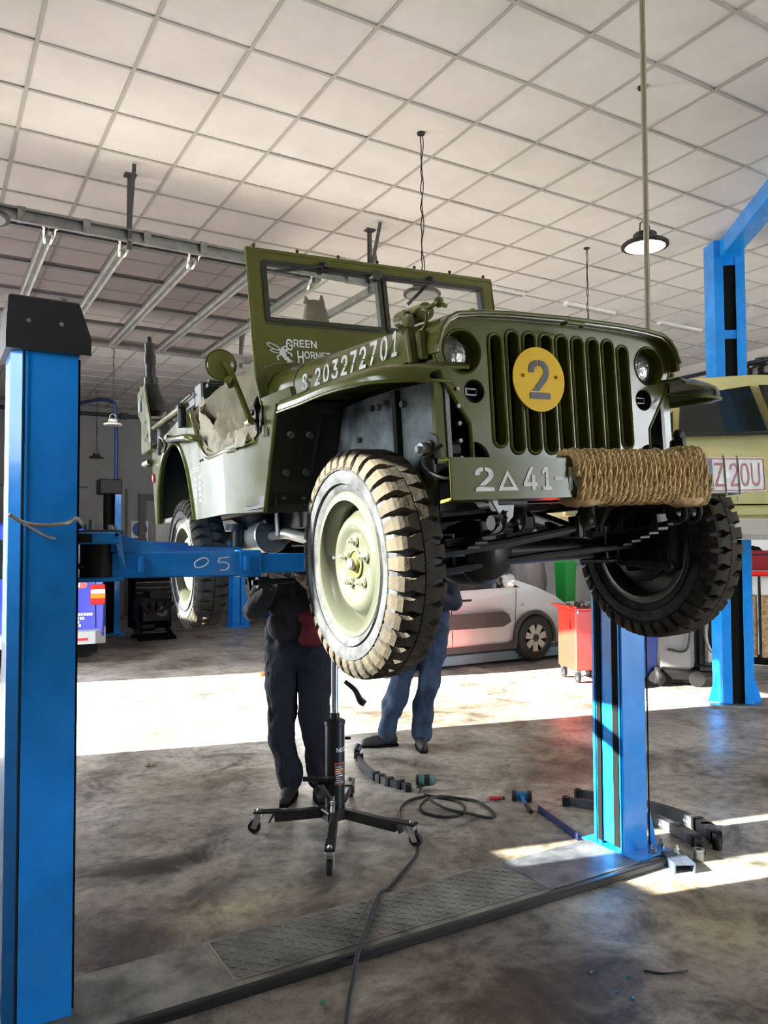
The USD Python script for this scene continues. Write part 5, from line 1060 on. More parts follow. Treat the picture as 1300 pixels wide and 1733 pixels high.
part(wr, 'hose_fitting', [cyl((-.06, -.085, .025), (-.075, -.125, .022), .012, 10)], STEEL)
ho = thing('air_hose', 'black rubber air hose coiled on the floor and running to the front edge', 'hose', (2.8, 4.0, 0))
hz = lambda L_: [(x-2.8, y-4.0, z) for x, y, z in L_]
part(ho, 'hose_run', tube(spline(hz([(2.83, 4.31, .022), (2.816, 4.29, .014), (2.74, 4.30, .009), (2.66, 4.27, .009), (2.54, 4.158, .009), (2.455, 3.99, .009), (2.41, 3.86, .009), (2.375, 3.72, .009), (2.30, 3.58, .009), (2.22, 3.495, .009), (2.078, 3.381, .009), (1.93, 3.26, .012), (1.86, 3.20, .036), (1.782, 3.119, .045), (1.615, 2.912, .045), (1.52, 2.79, .048), (1.47, 2.73, .04), (1.42, 2.66, .011), (1.357, 2.573, .009), (1.264, 2.427, .009), (1.185, 2.296, .009), (1.1, 2.1, .009)]), 7), .0088, 10), RUB_H if False else BLK)
part(ho, 'hose_coil', tube(spline(hz([(2.82, 4.30, .02), (2.90, 4.22, .009), (2.95, 4.115, .009), (2.915, 3.988, .009), (2.811, 3.909, .009), (2.707, 3.931, .009), (2.655, 4.031, .009), (2.677, 4.132, .009), (2.772, 4.208, .02), (2.876, 4.207, .027), (2.996, 4.149, .009), (3.055, 4.027, .009), (3.005, 3.812, .009), (2.93, 3.782, .009), (2.853, 3.883, .020), (2.80, 4.02, .014), (2.785, 4.2, .024)]), 8), .0088, 10), BLK)
sc = thing('screwdriver', 'small red-handled screwdriver lying on the floor right of the hose coil', 'screwdriver', (3.17, 4.03, 0), rz=-30)
part(sc, 'handle', lathe([(.004, 0), (.012, .006), (.013, .03), (.010, .05), (.0135, .075), (.009, .09)], 12, (-.03, 0, .014), (1, .1, 0)), REDP); part(sc, 'ferrule', cyl((.058, .009, .014), (.072, .010, .014), .011, 10), BLK); part(sc, 'blade', cyl((.0, -.03, .006), (-.12, -.05, .005), .003, 6), STEEL)
hm = thing('mallet', 'mallet with a blue head and short handle on the floor left of the right post', 'mallet', (3.32, 3.93, 0), rz=-38)
part(hm, 'head', [cyl((-.035, 0, .035), (.035, 0, .035), .030, 18)], M('mallet_blue', (.01, .10, .25), .4)); part(hm, 'face', cyl((-.062, 0, .035), (-.035, 0, .035), .034, 18), BLK); part(hm, 'face', cyl((.035, 0, .035), (.062, 0, .035), .034, 18), BLK)
part(hm, 'handle', [beam((0, -.02, .035), (.02, -.14, .025), .018, .022, .005)], M('mallet_handle', (.01, .12, .30), .4)); part(hm, 'grip', [beam((.02, -.14, .025), (.045, -.26, .02), .026, .026, .006)], BLK)
br = thing('steel_bar', 'long dark blue steel angle bar on the floor leading to the right post base', 'steel bar', (3.2, 3.47, 0))
b0, b1 = np.array([.073, .25, 0]), np.array([-.055, -.22, 0])
part(br, 'web', beam(b0+[0, 0, .022], b1+[0, 0, .022], .008, .04), M('bar_blue', (.012, .022, .09), .45, var=.3), False); part(br, 'flange', beam(b0+[.018, -.005, .006], b1+[.018, -.005, .006], .04, .008), M('bar_blue2', (.02, .035, .12), .45, var=.3), False)
bk = thing('steel_bracket', 'short folded steel channel bracket with an upright bolt on the floor by the post base', 'bracket', (3.335, 2.735, 0), rz=-28)
part(bk, 'channel', prism(Polygon([(-.055, .0), (-.05, .0), (-.05, .04), (.045, .04), (.045, .0), (.05, .0), (.05, .046), (-.055, .046)]).buffer(.001), -.085, .085, 'y'), M('bracket_blue_grey', (.10, .13, .20), .42, metal=.5, var=.3, vs=14), False)
part(bk, 'bolt', [cyl((.01, .05, .046), (.01, .05, .056), .016, 6), cyl((.01, .05, .05), (.01, .05, .09), .008, 10), cyl((.01, .05, .066), (.01, .05, .078), .014, 6)], CREAM)
bu = thing('bushing', 'small grey metal bushing standing at the end of the leaf springs', 'bushing', (3.49, 2.735, 0))
part(bu, 'sleeve', lathe([(.016, .004), (.026, .004), (.026, .045), (.029, .047), (.029, .058), (.016, .058)], 20, (0, 0, 0), (0, 0, 1), closed=True), GALV)
part(bu, 'foot', lathe([(.0, 0), (.027, 0), (.027, .006), (.0, .006)], 16, (0, 0, 0), (0, 0, 1)), DULL)
solo('rubber_strip', tube(spline([(2.41, 2.148, .006), (2.45, 2.10, .006), (2.50, 2.075, .006), (2.552, 2.06, .006)], 5), .004, 6), BLK, 'thin black rubber strip on the floor at the lower right', 'rubber strip')
for (x, y, c, lb) in ((2.324, 2.152, 'blue', 'small blue plastic scrap lying nearest the black rubber strip'), (2.217, 2.102, 'blue', 'small blue plastic scrap second from the rubber strip'), (2.235, 2.048, 'blue', 'small blue plastic scrap nearest the bottom edge of the photo'), (2.235, 2.252, 'black', 'small black scrap above the blue plastic scraps'), (1.261, 2.596, 'green', 'small bright green bit on the floor left of the hose')):
    cm = {'blue': M('scrap_blue_%d' % int(x*1000), (.03, .12, .25), .4), 'black': BLK, 'green': M('scrap_green', (.02, .3, .08), .3)}[c]
    solo('plastic_scrap', hull([(x+rng.uniform(-.014, .014), y+rng.uniform(-.011, .011), rng.choice([0, .008])) for _ in range(9)]+[(x-.01, y-.005, 0), (x+.01, y-.004, 0), (x, y+.009, 0)]), cm, lb, 'scrap', group='plastic scraps on the floor', smooth=False)
solo('metal_ring', lathe([(.020, .0), (.034, .0), (.036, .012), (.022, .014)], 20, (1.47, 5.986, 0), (0, 0, 1), closed=True), RUST, 'small rusty ring lying alone on the floor left of the people', 'ring')
solo('air_fitting', [tube([(3.63, 9.25, .02), (3.80, 9.40, .02), (3.9, 9.47, .02)], [.02, .02, .012], 8)][0], M('orange_plastic', (.6, .12, .02), .4), 'orange tool end on the floor left of the person in overalls', 'tool')
# cars
M_CG = M('car_glass_dark', (.012, .016, .015), .04, spec=.6)
def xyz(o, rz):
    c, s = math.cos(math.radians(rz)), math.sin(math.radians(rz)); return lambda p: np.array([o[0]+c*p[0]-s*p[1], o[1]+s*p[0]+c*p[1], p[2]+o[2]])
def resample(poly, d=.05):
    c = np.array(poly.exterior.coords); out = []
    for a, b in zip(c, c[1:]):
        n = max(1, int(np.linalg.norm(b-a)/d)); out += [a+(b-a)*k/n for k in range(n)]
    return np.array(out)
def car_body(prof, w, belt, inset, wheels, rw, bulge=.03):
    """closed side profile (x, z) swept across the width; above the belt line the sides lean in"""
    P = resample(Polygon(prof).buffer(-.03).buffer(.03, quad_segs=6), .06); c = np.array([P[:, 0].mean(), (P[:, 1].max()+P[:, 1].min())/2]); top = P[:, 1].max()
    secs = []
    for t, k in ((-1, .955), (-.985, .985), (-.94, .997), (-.8, 1), (-.4, 1.0), (0, 1), (.4, 1), (.8, 1), (.94, .997), (.985, .985), (1, .955)):
        S = []
        for x, z in P:
            ww = w*(1-bulge*((z-belt)/.6)**2 if z < belt else 1)-inset*max(0, (z-belt)/(top-belt))
            S.append((c[0]+(x-c[0])*(1-(1-k)*.5), t*ww, c[1]+(z-c[1])*k))
        secs.append(S)
    b = tomf(loft(secs))
    for x in wheels:
        for s in (-1, 1): b = b-tomf(cyl((x, s*(w-.32), rw), (x, s*(w+.2), rw), rw*1.17, 40))
    return man(b)
def carwheel(t, x, y, r, s, spokes=7, wd=.2, rimm=None, cat_=None):
    o = np.array([x, y, r]); ax = (0, s, 0)
    w = part(t, 'wheel', lathe([(r*.64, -wd/2), (r*.9, -wd/2), (r*.985, -wd*.36), (r, -wd*.2), (r, wd*.2), (r*.985, wd*.36), (r*.9, wd/2), (r*.68, wd*.49), (r*.64, wd*.42)], 40, o, ax, closed=True), M_CT)
    part(w, 'rim', [lathe([(r*.64, wd*.42), (r*.66, wd*.47), (r*.61, wd*.44), (r*.58, wd*.2), (r*.58, -.0)], 36, o, ax, closed=True), cyl(o+np.array(ax)*wd*.0, o+np.array(ax)*wd*.02, r*.58, 28)], M_CR)
    sp = []
    for k in range(spokes):
        a = k*2*math.pi/spokes+.2; q = []
        for rr, hw in ((.12, .10), (.60, .155)):
            for sg in (-1, 1):
                for h in (.30, .40): q.append((x+r*(rr*math.cos(a)-sg*hw*math.sin(a)), y+s*wd*h, r+r*(rr*math.sin(a)+sg*hw*math.cos(a))))
        part(w, 'spoke', hull(q), rimm or M_ALU, False)
    part(w, 'hub_cap', lathe([(r*.16, wd*.3), (r*.15, wd*.42), (.001, wd*.44)], 18, o, ax), M_CR)
M_CT = M('car_tyre', (.018, .018, .019), .7); M_CR = M('car_rim_dark', (.05, .048, .045), .5, metal=.4); M_ALU = M('alloy_spoke', (.55, .52, .46), .4, metal=.2)
TRIM = M('dark_plastic_trim', (.045, .043, .045), .55)
SILV = M('silver_car_paint', (.68, .69, .72), .28, metal=.45, coat=.6)
def pane_side(poly, y, s, lean=0, z0=0, th=.012):
    t = prism(poly, -th/2, th/2, 'y'); v = t.vertices; v[:, 1] += s*(y-lean*np.maximum(0, v[:, 2]-z0)); return tm(v, t.faces)
# silver MPV, nose towards +x
sc_ = thing('silver_car', 'silver family van parked in the background seen between the front tyre and red trolley', 'car', (7.35, 9.24, .02))
prof = [(.80, .22), (.86, .40), (.84, .55), (.70, .69), (.40, .87), (.05, 1.01), (-.30, 1.12), (-.58, 1.21), (-1.12, 1.66), (-1.3, 1.73), (-2.2, 1.78), (-2.8, 1.76), (-2.95, 1.70), (-3.06, 1.1), (-3.1, .5), (-3.04, .24), (-.8, .19)]
part(sc_, 'body', car_body(prof, .88, 1.00, .20, (0, -2.4), .31), SILV, 30)
lean = .2/.7
win = Polygon([(-.58, 1.01), (-.82, 1.29), (-1.14, 1.55), (-1.40, 1.60), (-1.40, .99)]).buffer(-.01); qw = Polygon([(-.26, 1.01), (-.52, 1.02), (-.74, 1.25)]).buffer(-.005); rwn = Polygon([(-1.48, .99), (-1.48, 1.62), (-2.75, 1.62), (-2.85, 1.0)])
for s in (-1, 1):
    for p_, nm in ((win, 'front_window'), (qw, 'quarter_window'), (rwn, 'rear_window')):
        part(sc_, nm, pane_side(p_, .884, s, lean, 1.00), TINT if False else M_CG, False) if s < 0 or nm else None
    part(sc_, 'door_moulding', [pane_side(rrect(-1.95, -.50, .52, .70, .05), .885, s, 0, 0, .03), pane_side(rrect(-3.0, -2.0, .52, .70, .05), .885, s, 0, 0, .03)] if False else pane_side(Polygon([(-1.9, .50), (-.58, .50), (-.45, .56), (-.49, .66), (-.57, .70), (-1.9, .69)]), .886, s, 0, 0, .03), TRIM, False)
    part(sc_, 'sill', pane_side(Polygon([(-2.0, .19), (-.36, .19), (-.33, .34), (-.42, .27), (-2.0, .26)]), .87, s, 0, 0, .05), TRIM, False)
    part(sc_, 'arch_trim', tube([(.355*math.cos(a), s*.868, .31+.355*math.sin(a)) for a in np.linspace(-.2, math.pi+.2, 24)], .028, 8), TRIM)
    part(sc_, 'door_seam', [tube([(-.40, s*.885, .24), (-.37, s*.89, .6), (-.35, s*.888, 1.0)], .005, 4), tube([(-.40, s*.885, .25), (-1.42, s*.885, .25)], .005, 4), tube([(-1.42, s*.885, .22), (-1.44, s*.888, 1.0)], .005, 4)], BLKM)
    part(sc_, 'door_handle', [tube(spline([(-1.37, s*.89, .87), (-1.33, s*.93, .873), (-1.17, s*.93, .876), (-1.13, s*.89, .876)], 5), .016, 8)], BLK)
    mi = part(sc_, 'door_mirror', lathe([(.02, -.07), (.08, -.06), (.10, .0), (.09, .04), (.02, .05)], 18, (-.58, s*1.02, 1.12), (1, s*.2, 0)), SILV); part(mi, 'mirror_mount', beam((-.58, s*.86, 1.04), (-.58, s*.98, 1.08), .08, .05, .01), BLK)
    part(sc_, 'headlight', hull([(.40, s*.80, .86), (.64, s*.78, .71), (.72, s*.62, .66), (.68, s*.60, .73), (.46, s*.66, .855), (.16, s*.84, .93)]), LENS, 40)
    part(sc_, 'side_blinker', ball((-.24, s*.885, .78), .022, (1, .4, .7), 1), DULL)
    carwheel(sc_, 0, s*.80, .31, s); carwheel(sc_, -2.4, s*.80, .31, s)
part(sc_, 'bumper', [hull([(.80, -.80, .25), (.80, .80, .25), (.88, -.6, .30), (.88, .6, .30), (.89, -.6, .52), (.89, .6, .52), (.83, -.82, .54), (.83, .82, .54), (.45, -.87, .25), (.45, .87, .25), (.47, -.875, .5), (.47, .875, .5)])], TRIM, 30)
pf = thing('scissor_platform', 'low pale blue platform under the silver car', 'lift platform', (6.3, 9.05, 0))
part(pf, 'deck', bx(-1.3, 1.85, -.55, .55, .03, .16, .01), M('platform_pale_blue', (.20, .36, .44), .5), False); part(pf, 'ramp', prism(Polygon([(1.85, .0), (2.2, .0), (1.85, .16)]), -.55, .55, 'y'), M('platform_pale_blue2', (.20, .36, .44), .5), False)
solo('floor_grate', [bx(6.35, 7.3, 8.26, 8.44, -.001, .004), *[bx(6.37+.06*k, 6.40+.06*k, 8.28, 8.42, .004, .009) for k in range(15)]][0], DULL, 'flat metal drain grate in the floor before the silver car', 'drain grate')
# yellow hatchback on the far lift
ex, nx = np.array([.79, -.613]), np.array([.613, .79]); RZ = math.degrees(math.atan2(ex[1], ex[0]))
YC = np.array([5.42, 3.93])+nx*.85
CARY = M('pale_yellow_car_paint', (.66, .61, .27), .30, metal=.2, coat=.5)
yc = thing('yellow_car', 'pale yellow-green car raised on the far right lift behind the jeep', 'car', (YC[0], YC[1], 1.56), RZ)
yp = [(-1.25, .30), (-1.3, .62), (-1.2, .98), (-1.0, 1.16), (-.72, 1.36), (-.35, 1.425), (.3, 1.45), (1.0, 1.42), (1.35, 1.30), (1.95, .97), (2.7, .80), (2.85, .55), (2.8, .25), (.3, .22)]
part(yc, 'body', car_body(yp, .84, .93, .17, (-.62, 1.95), .30), CARY, 30)
for s in (-1, 1):
    part(yc, 'front_window', pane_side(Polygon([(.40, .955), (.31, 1.345), (1.0, 1.33), (1.25, 1.20), (1.6, .955)]), .842, s, .30, .93), M_CG, False)
    part(yc, 'door_window', pane_side(Polygon([(-.34, .955), (-.31, 1.2), (-.22, 1.275), (.24, 1.34), (.33, .955)]), .842, s, .30, .93), M_CG, False); part(yc, 'quarter_window', pane_side(Polygon([(-.385, .955), (-.37, 1.14), (-.46, 1.07), (-.52, .955)]), .842, s, .30, .93), M_CG, False)
    part(yc, 'window_trim', [pane_side(shapely.box(-1.0, .925, 1.6, .95), .846, s, .30, .93, .02)], BLK, False)
    h = part(yc, 'door_handle', tube(spline([(-.56, s*.845, .835), (-.52, s*.875, .838), (-.34, s*.875, .842), (-.29, s*.845, .845)], 5), .018, 8), DULL, label='pale bar door handle'); part(h, 'handle_recess', lathe([(.001, 0), (.05, .001), (.07, .006), (.072, 0)], 20, (-.42, s*.838, .835), (0, s, 0)), CARY)
    part(yc, 'sill_moulding', pane_side(rrect(-.25, 1.6, .30, .36, .02), .845, s, 0, 0, .03), CARY, False)
    part(yc, 'door_seam', [tube([(.34, s*.842, .36), (.37, s*.85, .95)], .005, 4), tube([(-.25, s*.842, .38), (1.55, s*.842, .38)], .005, 4)], BLKM)
    carwheel(yc, -.62, s*.75, .30, s); carwheel(yc, 1.95, s*.75, .30, s)
for y in (-.38, .38): part(yc, 'headrest', [box((.55, y, 1.08), (.12, .26, .22), .05), box((.50, y, .8), (.14, .46, .5), .06)], BLK)
# far right lift
L2 = thing('vehicle_lift', 'tall blue two-post lift on the right carrying the yellow car', 'car lift', (7.12, 5.10, 0), math.degrees(math.atan2(-.79, -.613)))
Z2 = 4.74; M_ARMW = M('arm_dusty_white', (.50, .49, .46), .7)
def chan(dx=0):
    return Polygon([(-.14, -.16), (-.10, -.19), (.12, -.15), (.12, -.06), (.108, -.06), (.108, -.138), (-.10, -.178), (-.128, -.155), (-.128, .155), (-.10, .178), (.108, .138), (.108, .06), (.12, .06), (.12, .15), (-.10, .19), (-.14, .16)])
for x, sgn in ((0, 1), (2.95, -1)):
    t = prism(chan(), .03, Z2, 'z'); t = t if sgn > 0 else mv(t, rz=180)
    q = part(L2, 'post', mv(t, (x, 0, 0)), BLUE, False)
    for z in (2.15, 3.72, 4.48): part(q, 'cross_bar', bx(x+sgn*.10-.006, x+sgn*.10+.006, -.07, .07, z, z+.09), BLUE, False)
    part(q, 'base_plate', bx(x-.2, x+.2, -.28, .28, 0, .025, .003), GALV, False)
    for s in (-1, 1): part(q, 'gusset', prism(Polygon([(s*.17, .025), (s*.26, .025), (s*.17, .35)]), x-.02, x, 'x'), BLUE, False)
    part(q, 'dark_cover', bx(x+sgn*.085-.004, x+sgn*.085+.004, -.125, .125, .03, Z2-.05), BLKM, False)
    part(q, 'carriage', [bx(x+sgn*.02-.08, x+sgn*.02+.06, -.11, .11, 1.25, 2.05, .006)], BLKM)
    for s in (-1, 1):
        a = part(L2, 'arm', beam((x+sgn*.15, s*.12, 1.74), (x+sgn*.62, s*.75, 1.76), .10, .12, .006), M_ARMW); part(a, 'pad', cyl((x+sgn*.62, s*.75, 1.80), (x+sgn*.62, s*.75, 1.86), .06, 16), BLK)
part(L2, 'crossbeam', [bx(-.10, 3.05, -.09, .09, 4.56, 4.74, .01)], BLUE, False)
part(L2, 'pulley', cyl((.02, -.05, 4.66), (.02, .05, 4.66), .08, 18), DULL); 
tb = thing('timber_beam', 'pale dusty beam under the yellow car at the right edge', 'beam', (5.75, 3.95, 0), RZ)
part(tb, 'beam', hull([(-.15, -.06, 1.735), (-.15, .06, 1.735), (1.1, -.06, 1.78), (1.1, .06, 1.78), (-.12, -.06, 1.665), (-.12, .06, 1.665), (1.1, -.06, 1.66), (1.1, .06, 1.66)]), M('dusty_beam', (.52, .50, .45), .8, var=.15, vs=10), False)
# far left lift
L3 = thing('vehicle_lift', 'far blue and black two-post lift in the back left of the hall', 'car lift', (3.0, 15.1, 0))
for x, sgn, hh in ((0, 1, 2.6), (2.42, -1, 1.72)):
    q = part(L3, 'post', [bx(x-sgn*.0-.13, x-.05 if sgn > 0 else x+.05, -.14, .14, 0, hh) if sgn > 0 else bx(x+.05, x+.13, -.14, .14, 0, hh), bx(x-.13, x+.13, .10, .14, 0, hh)], BLKM if sgn > 0 else BLUE, False)
    part(q, 'post_flange', bx(x+.02, x+.13, -.15, -.11, 0, hh+.0, .004) if sgn > 0 else bx(x-.13, x+.02, -.15, -.11, 0, hh, .004), BLUE, False); part(q, 'base', bx(x-.22, x+.22, -.25, .25, 0, .03), BLUE, False)
    part(q, 'gusset', prism(Polygon([(x-.13*sgn, .03), (x-.22*sgn, .03), (x-.13*sgn, .8)]), -.16, -.145, 'y'), BLUE, False)
part(L3, 'post_cap', bx(-.26, .14, -.18, .18, 2.58, 2.86, .02), BLK, False)
part(L3, 'arm_block', bx(2.22, 2.55, -.3, -.1, 1.72, 1.88, .02), BLUE, False)
# blue van, its back towards us
vn = thing('blue_van', 'bright blue van in the back left corner with white and red lettering', 'van', (1.25, 11.45, 0))
VB = M('van_blue_paint', (.035, .045, .50), .3, coat=.5)
secs = []
for y, k in ((0, .90), (.04, .965), (.15, 1.0), (3.2, 1.0), (3.9, .97)):
    S = []
    for x, z in resample(Polygon([(-.95, .35), (-.96, 1.0), (-.90, 1.45), (-.80, 1.86), (-.66, 1.95), (.66, 1.95), (.80, 1.86), (.90, 1.45), (.96, 1.0), (.95, .35)]), .12): S.append((x*(.5+.5*k), y, 1.1+(z-1.1)*k))
    secs.append(S)
part(vn, 'body', loft(secs), VB, 40)
part(vn, 'rear_window', bx(-.70, .70, -.012, .02, 1.20, 1.72, .008), M_CG, False)
part(vn, 'tailgate_seam', [tube([(s*.82, -.004, .5), (s*.80, -.004, 1.5), (s*.72, .02, 1.84)], .006, 4) for s in (1,)], BLKM)
part(vn, 'rear_bumper', hull([(s*a, b, z) for s in (-1, 1) for a, b, z in ((.97, .10, .27), (.97, .10, .50), (.80, -.09, .29), (.80, -.09, .46), (.98, .5, .29), (.98, .5, .52))]), M('van_bumper_grey', (.36, .36, .37), .5), 30)
part(vn, 'bumper_reflector', bx(.40, .70, -.096, -.085, .34, .375), RED, False)
for s in (-1, 1):
    tl = part(vn, 'tail_lamp', box((s*.84, .0, .96), (.20, .06, .28), .015), M('tail_red', (.55, .02, .02), .2), False)
    part(tl, 'reverse_lamp', box((s*.84, -.028, 1.0), (.19, .02, .06), .006), M('tail_clear', (.75, .72, .70), .2), False); part(tl, 'indicator_lamp', box((s*.84, -.028, .935), (.19, .02, .06), .006), M('tail_orange', (.75, .22, .02), .2), False)
    part(vn, 'wheel', lathe([(.2, -.1), (.31, -.1), (.33, -.06), (.33, .06), (.31, .1), (.2, .1)], 28, (s*.80, .85, .33), (1, 0, 0)), M_CT)
    part(vn, 'mud_flap', bx(s*.60, s*.92, .42, .44, .10, .40), BLKM, False)
pill = part(vn, 'company_sign', prism(rrect(-.3, .70, 1.05, 1.15, .049), -.022, -.014, 'y'), M('pill_red', (.62, .10, .13), .4), False, label='red pill shaped company sign')
part(pill, 'sign_text', [place(fit(meshkit.text_mesh(c, .1, .002, True), .07, .06), (.28+.085*k, -.023, 1.068), (1, 0, 0), (0, 0, 1)) for k, c in enumerate('EZAN')], WHITE, False)
rows_ = [(.54, .745), (.77, .692), (.67, .64), (.60, .588), (.62, .54)]
for x1, z in rows_:
    x = -.1; L_ = []
    while x < x1:
        w_ = rng.uniform(.022, .04); L_.append(bx(x, x+w_, -.018, -.012, z-.018, z+.018)); x += w_+.011
    part(vn, 'small_lettering', L_, WHITE, False, kind='stuff', label='white lettering too small to read')
# ---------------------------------------------------------------- workshop gear standing round the hall
REDTR = M('trolley_red', (.66, .04, .025), .35, coat=.4)
tr = thing('tool_trolley', 'bright red tool trolley on casters standing before the silver car', 'tool trolley', (6.875, 6.975, 0), rz=-20)
# local: x to the camera-right face, y along depth
part(tr, 'cabinet', box((0, 0, .50), (.42, .52, .70), .012), REDTR, 30)
part(tr, 'top_tray', [bx(-.23, .23, -.28, .28, .85, .875, .005), bx(-.23, -.20, -.28, .28, .875, .90), bx(.20, .23, -.28, .28, .875, .90)], REDTR, False)
part(tr, 'push_handle', [beam((-.23, .20, .88), (-.29, .20, .90), .025, .025, .004), beam((-.23, -.20, .88), (-.29, -.20, .90), .025, .025, .004), cyl((-.29, -.24, .90), (-.29, .24, .90), .013, 10)], REDTR)
part(tr, 'lock', lathe([(.02, 0), (.02, .012), (.01, .014)], 12, (-.19, -.262, .83), (0, -1, 0)), STEEL)
part(tr, 'hanging_tag', [tube([(-.212, -.1, .80), (-.216, -.1, .70)], .003, 5), bx(-.219, -.214, -.125, -.075, .62, .71)], REDP)
part(tr, 'logo', [prism(Polygon([(.02, .70), (.05, .69), (.075, .72), (.065, .79), (.04, .80), (.015, .75)]), -.263, -.261, 'y')], BLK, False, label='black mark on the red side')
part(tr, 'lettering', place(meshkit.text_mesh('TI', .07, .002, True), (.02, -.261, .585), (1, 0, 0), (0, 0, 1)), BLK, False)
for x in (-.16, .16):
    for y in (-.20, .20):
        q = part(tr, 'caster', [bx(x-.03, x+.03, y-.03, y+.03, .13, .15), beam((x-.022, y, .14), (x-.022, y, .055), .004, .04), beam((x+.022, y, .14), (x+.022, y, .055), .004, .04)], DULL, False)
        part(q, 'wheel', lathe([(.025, -.014), (.058, -.014), (.06, -.01), (.06, .01), (.058, .014), (.025, .014)], 24, (x, y, .06), (1, 0, 0)), BLK); part(q, 'wheel_centre', lathe([(.024, -.017), (.024, .017)], 16, (x, y, .06), (1, 0, 0)), DULL)
clutter = []
for k in range(9):
    clutter.append(mv(box((0, 0, 0), (rng.uniform(.05, .14), rng.uniform(.03, .07), rng.uniform(.02, .06)), .006), (rng.uniform(-.13, .13), rng.uniform(-.2, .2), .915), rz=rng.uniform(0, 180)))
for k in range(4): clutter.append(cyl((rng.uniform(-.12, .1), rng.uniform(-.2, .2), .89), (rng.uniform(-.12, .1), rng.uniform(-.2, .2), .905), .015, 8))
tc = thing('tool_heap', 'loose heap of small parts lying on top of the red trolley', 'tools', (6.875, 6.975, 0), rz=-20, kind='stuff'); part(tc, 'small_parts', clutter, M('greenish_parts', (.16, .19, .14), .5, var=.4, vs=20), False)
# black drawer cabinet with junk on top
dc = thing('drawer_cabinet', 'black drawer cabinet with pale drawer edges behind the rear jeep wheel', 'tool cabinet', (3.70, 14.9, 0))
part(dc, 'cabinet', bx(-.34, .36, 0, .5, .08, 1.02, .01), BLKM, False)
for k in range(7):
    d = part(dc, 'drawer', bx(-.31, .33, -.015, .0, .30+.095*k, .385+.095*k, .004), BLK, False); part(d, 'drawer_edge', bx(-.31, .33, -.035, -.015, .362+.095*k, .382+.095*k, .004), GALV, False, label='pale drawer grip edge')
for x in (-.28, .3): part(dc, 'caster', cyl((x, .02, .04), (x, .06, .04), .04, 14), BLK)
for k, (lb, c, x, h) in enumerate((('dark red spray can on the black drawer cabinet', REDP, .10, .20), ('silver can on the black drawer cabinet, left of the red can', STEEL, -.12, .12), ('second red can on the black drawer cabinet, at its right end', REDP, .22, .16))):
    t = thing('spray_can', lb, 'can', (3.70+x, 15.05, 1.02), group='spray cans on the drawer cabinet'); part(t, 'can', lathe([(.03, 0), (.033, .004), (.033, h*.8), (.02, h*.88), (.02, h*.9)], 14, (0, 0, 0), (0, 0, 1)), c); part(t, 'cap', lathe([(.018, h*.9), (.018, h)], 12, (0, 0, 0), (0, 0, 1)), BLK)
en = thing('engine', 'dark engine block on a low stand in front of the black drawer cabinet', 'engine', (3.45, 13.9, 0))
part(en, 'block', [box((0, 0, .50), (.55, .5, .45), .06), box((.05, 0, .78), (.35, .4, .2), .04), box((-.1, 0, .26), (.3, .35, .2), .05)], STEEL_BLK); part(en, 'pulley', [lathe([(.02, 0), (.09, .0), (.09, .03), (.02, .04)], 20, (.1, -.26, .5), (0, -1, 0))], DULL); part(en, 'stand', [beam((-.3, -.25, .04), (.35, -.25, .04), .06, .06), beam((-.3, .25, .04), (.35, .25, .04), .06, .06), beam((-.25, -.25, .05), (-.2, 0, .3), .05, .05), beam((.3, -.25, .05), (.2, 0, .3), .05, .05)], BLKM)
part(en, 'manifold', [tube(spline([(-.25+.14*k, -.25, .66), (-.25+.14*k, -.34, .60), (-.1+.05*k, -.36, .48)], 4), .03, 8) for k in range(4)], STEEL_BLK)
wb = thing('workbench', 'dark workbench with white parts on it beside the back doorway', 'workbench', (4.95, 17.6, 0))
part(wb, 'top', bx(-.7, .5, -.3, .3, 1.28, 1.34, .006), BLKM, False)
for x in (-.65, .45):
    for y in (-.25, .25): part(wb, 'leg', bx(x-.03, x+.03, y-.03, y+.03, 0, 1.28), BLKM, False)
part(wb, 'lower_shelf', bx(-.65, .45, -.25, .25, .3, .34), BLKM, False); part(wb, 'back_board', bx(-.7, .5, .27, .3, 1.34, 1.5), BLKM, False)
pj = thing('plastic_jug', 'small white jug standing on the dark workbench', 'jug', (4.78, 17.5, 1.34)); part(pj, 'body', lathe([(.08, 0), (.10, .01), (.10, .16), (.06, .22), (.03, .24), (.03, .27)], 18, (0, 0, 0), (0, 0, 1)), WHITE); part(pj, 'cap', lathe([(.034, .265), (.034, .30)], 12, (0, 0, 0), (0, 0, 1)), BLK)
mc = thing('test_machine', 'small white and black diagnostic machine on the floor at the back', 'machine', (5.85, 15.95, 0))
part(mc, 'body', hull([(-.16, -.1, .05), (.16, -.1, .05), (-.16, .2, .05), (.16, .2, .05), (-.16, -.1, .55), (.16, -.1, .55), (-.12, .05, .98), (.14, .05, .98), (-.12, .2, .98), (.14, .2, .98)]), M('machine_pale', (.45, .45, .44), .5), False); part(mc, 'screen', hull([(-.10, -.065, .62), (.11, -.065, .62), (-.09, .02, .92), (.11, .02, .92), (-.10, -.055, .62), (.11, -.055, .62)]), BLK, False); part(mc, 'label_panel', [bx(-.11, -.02, -.108, -.1, .18, .42), bx(.02, .11, -.108, -.1, .18, .42)], BLK, False); part(mc, 'foot', bx(-.18, .18, -.12, .22, 0, .05), BLK, False)
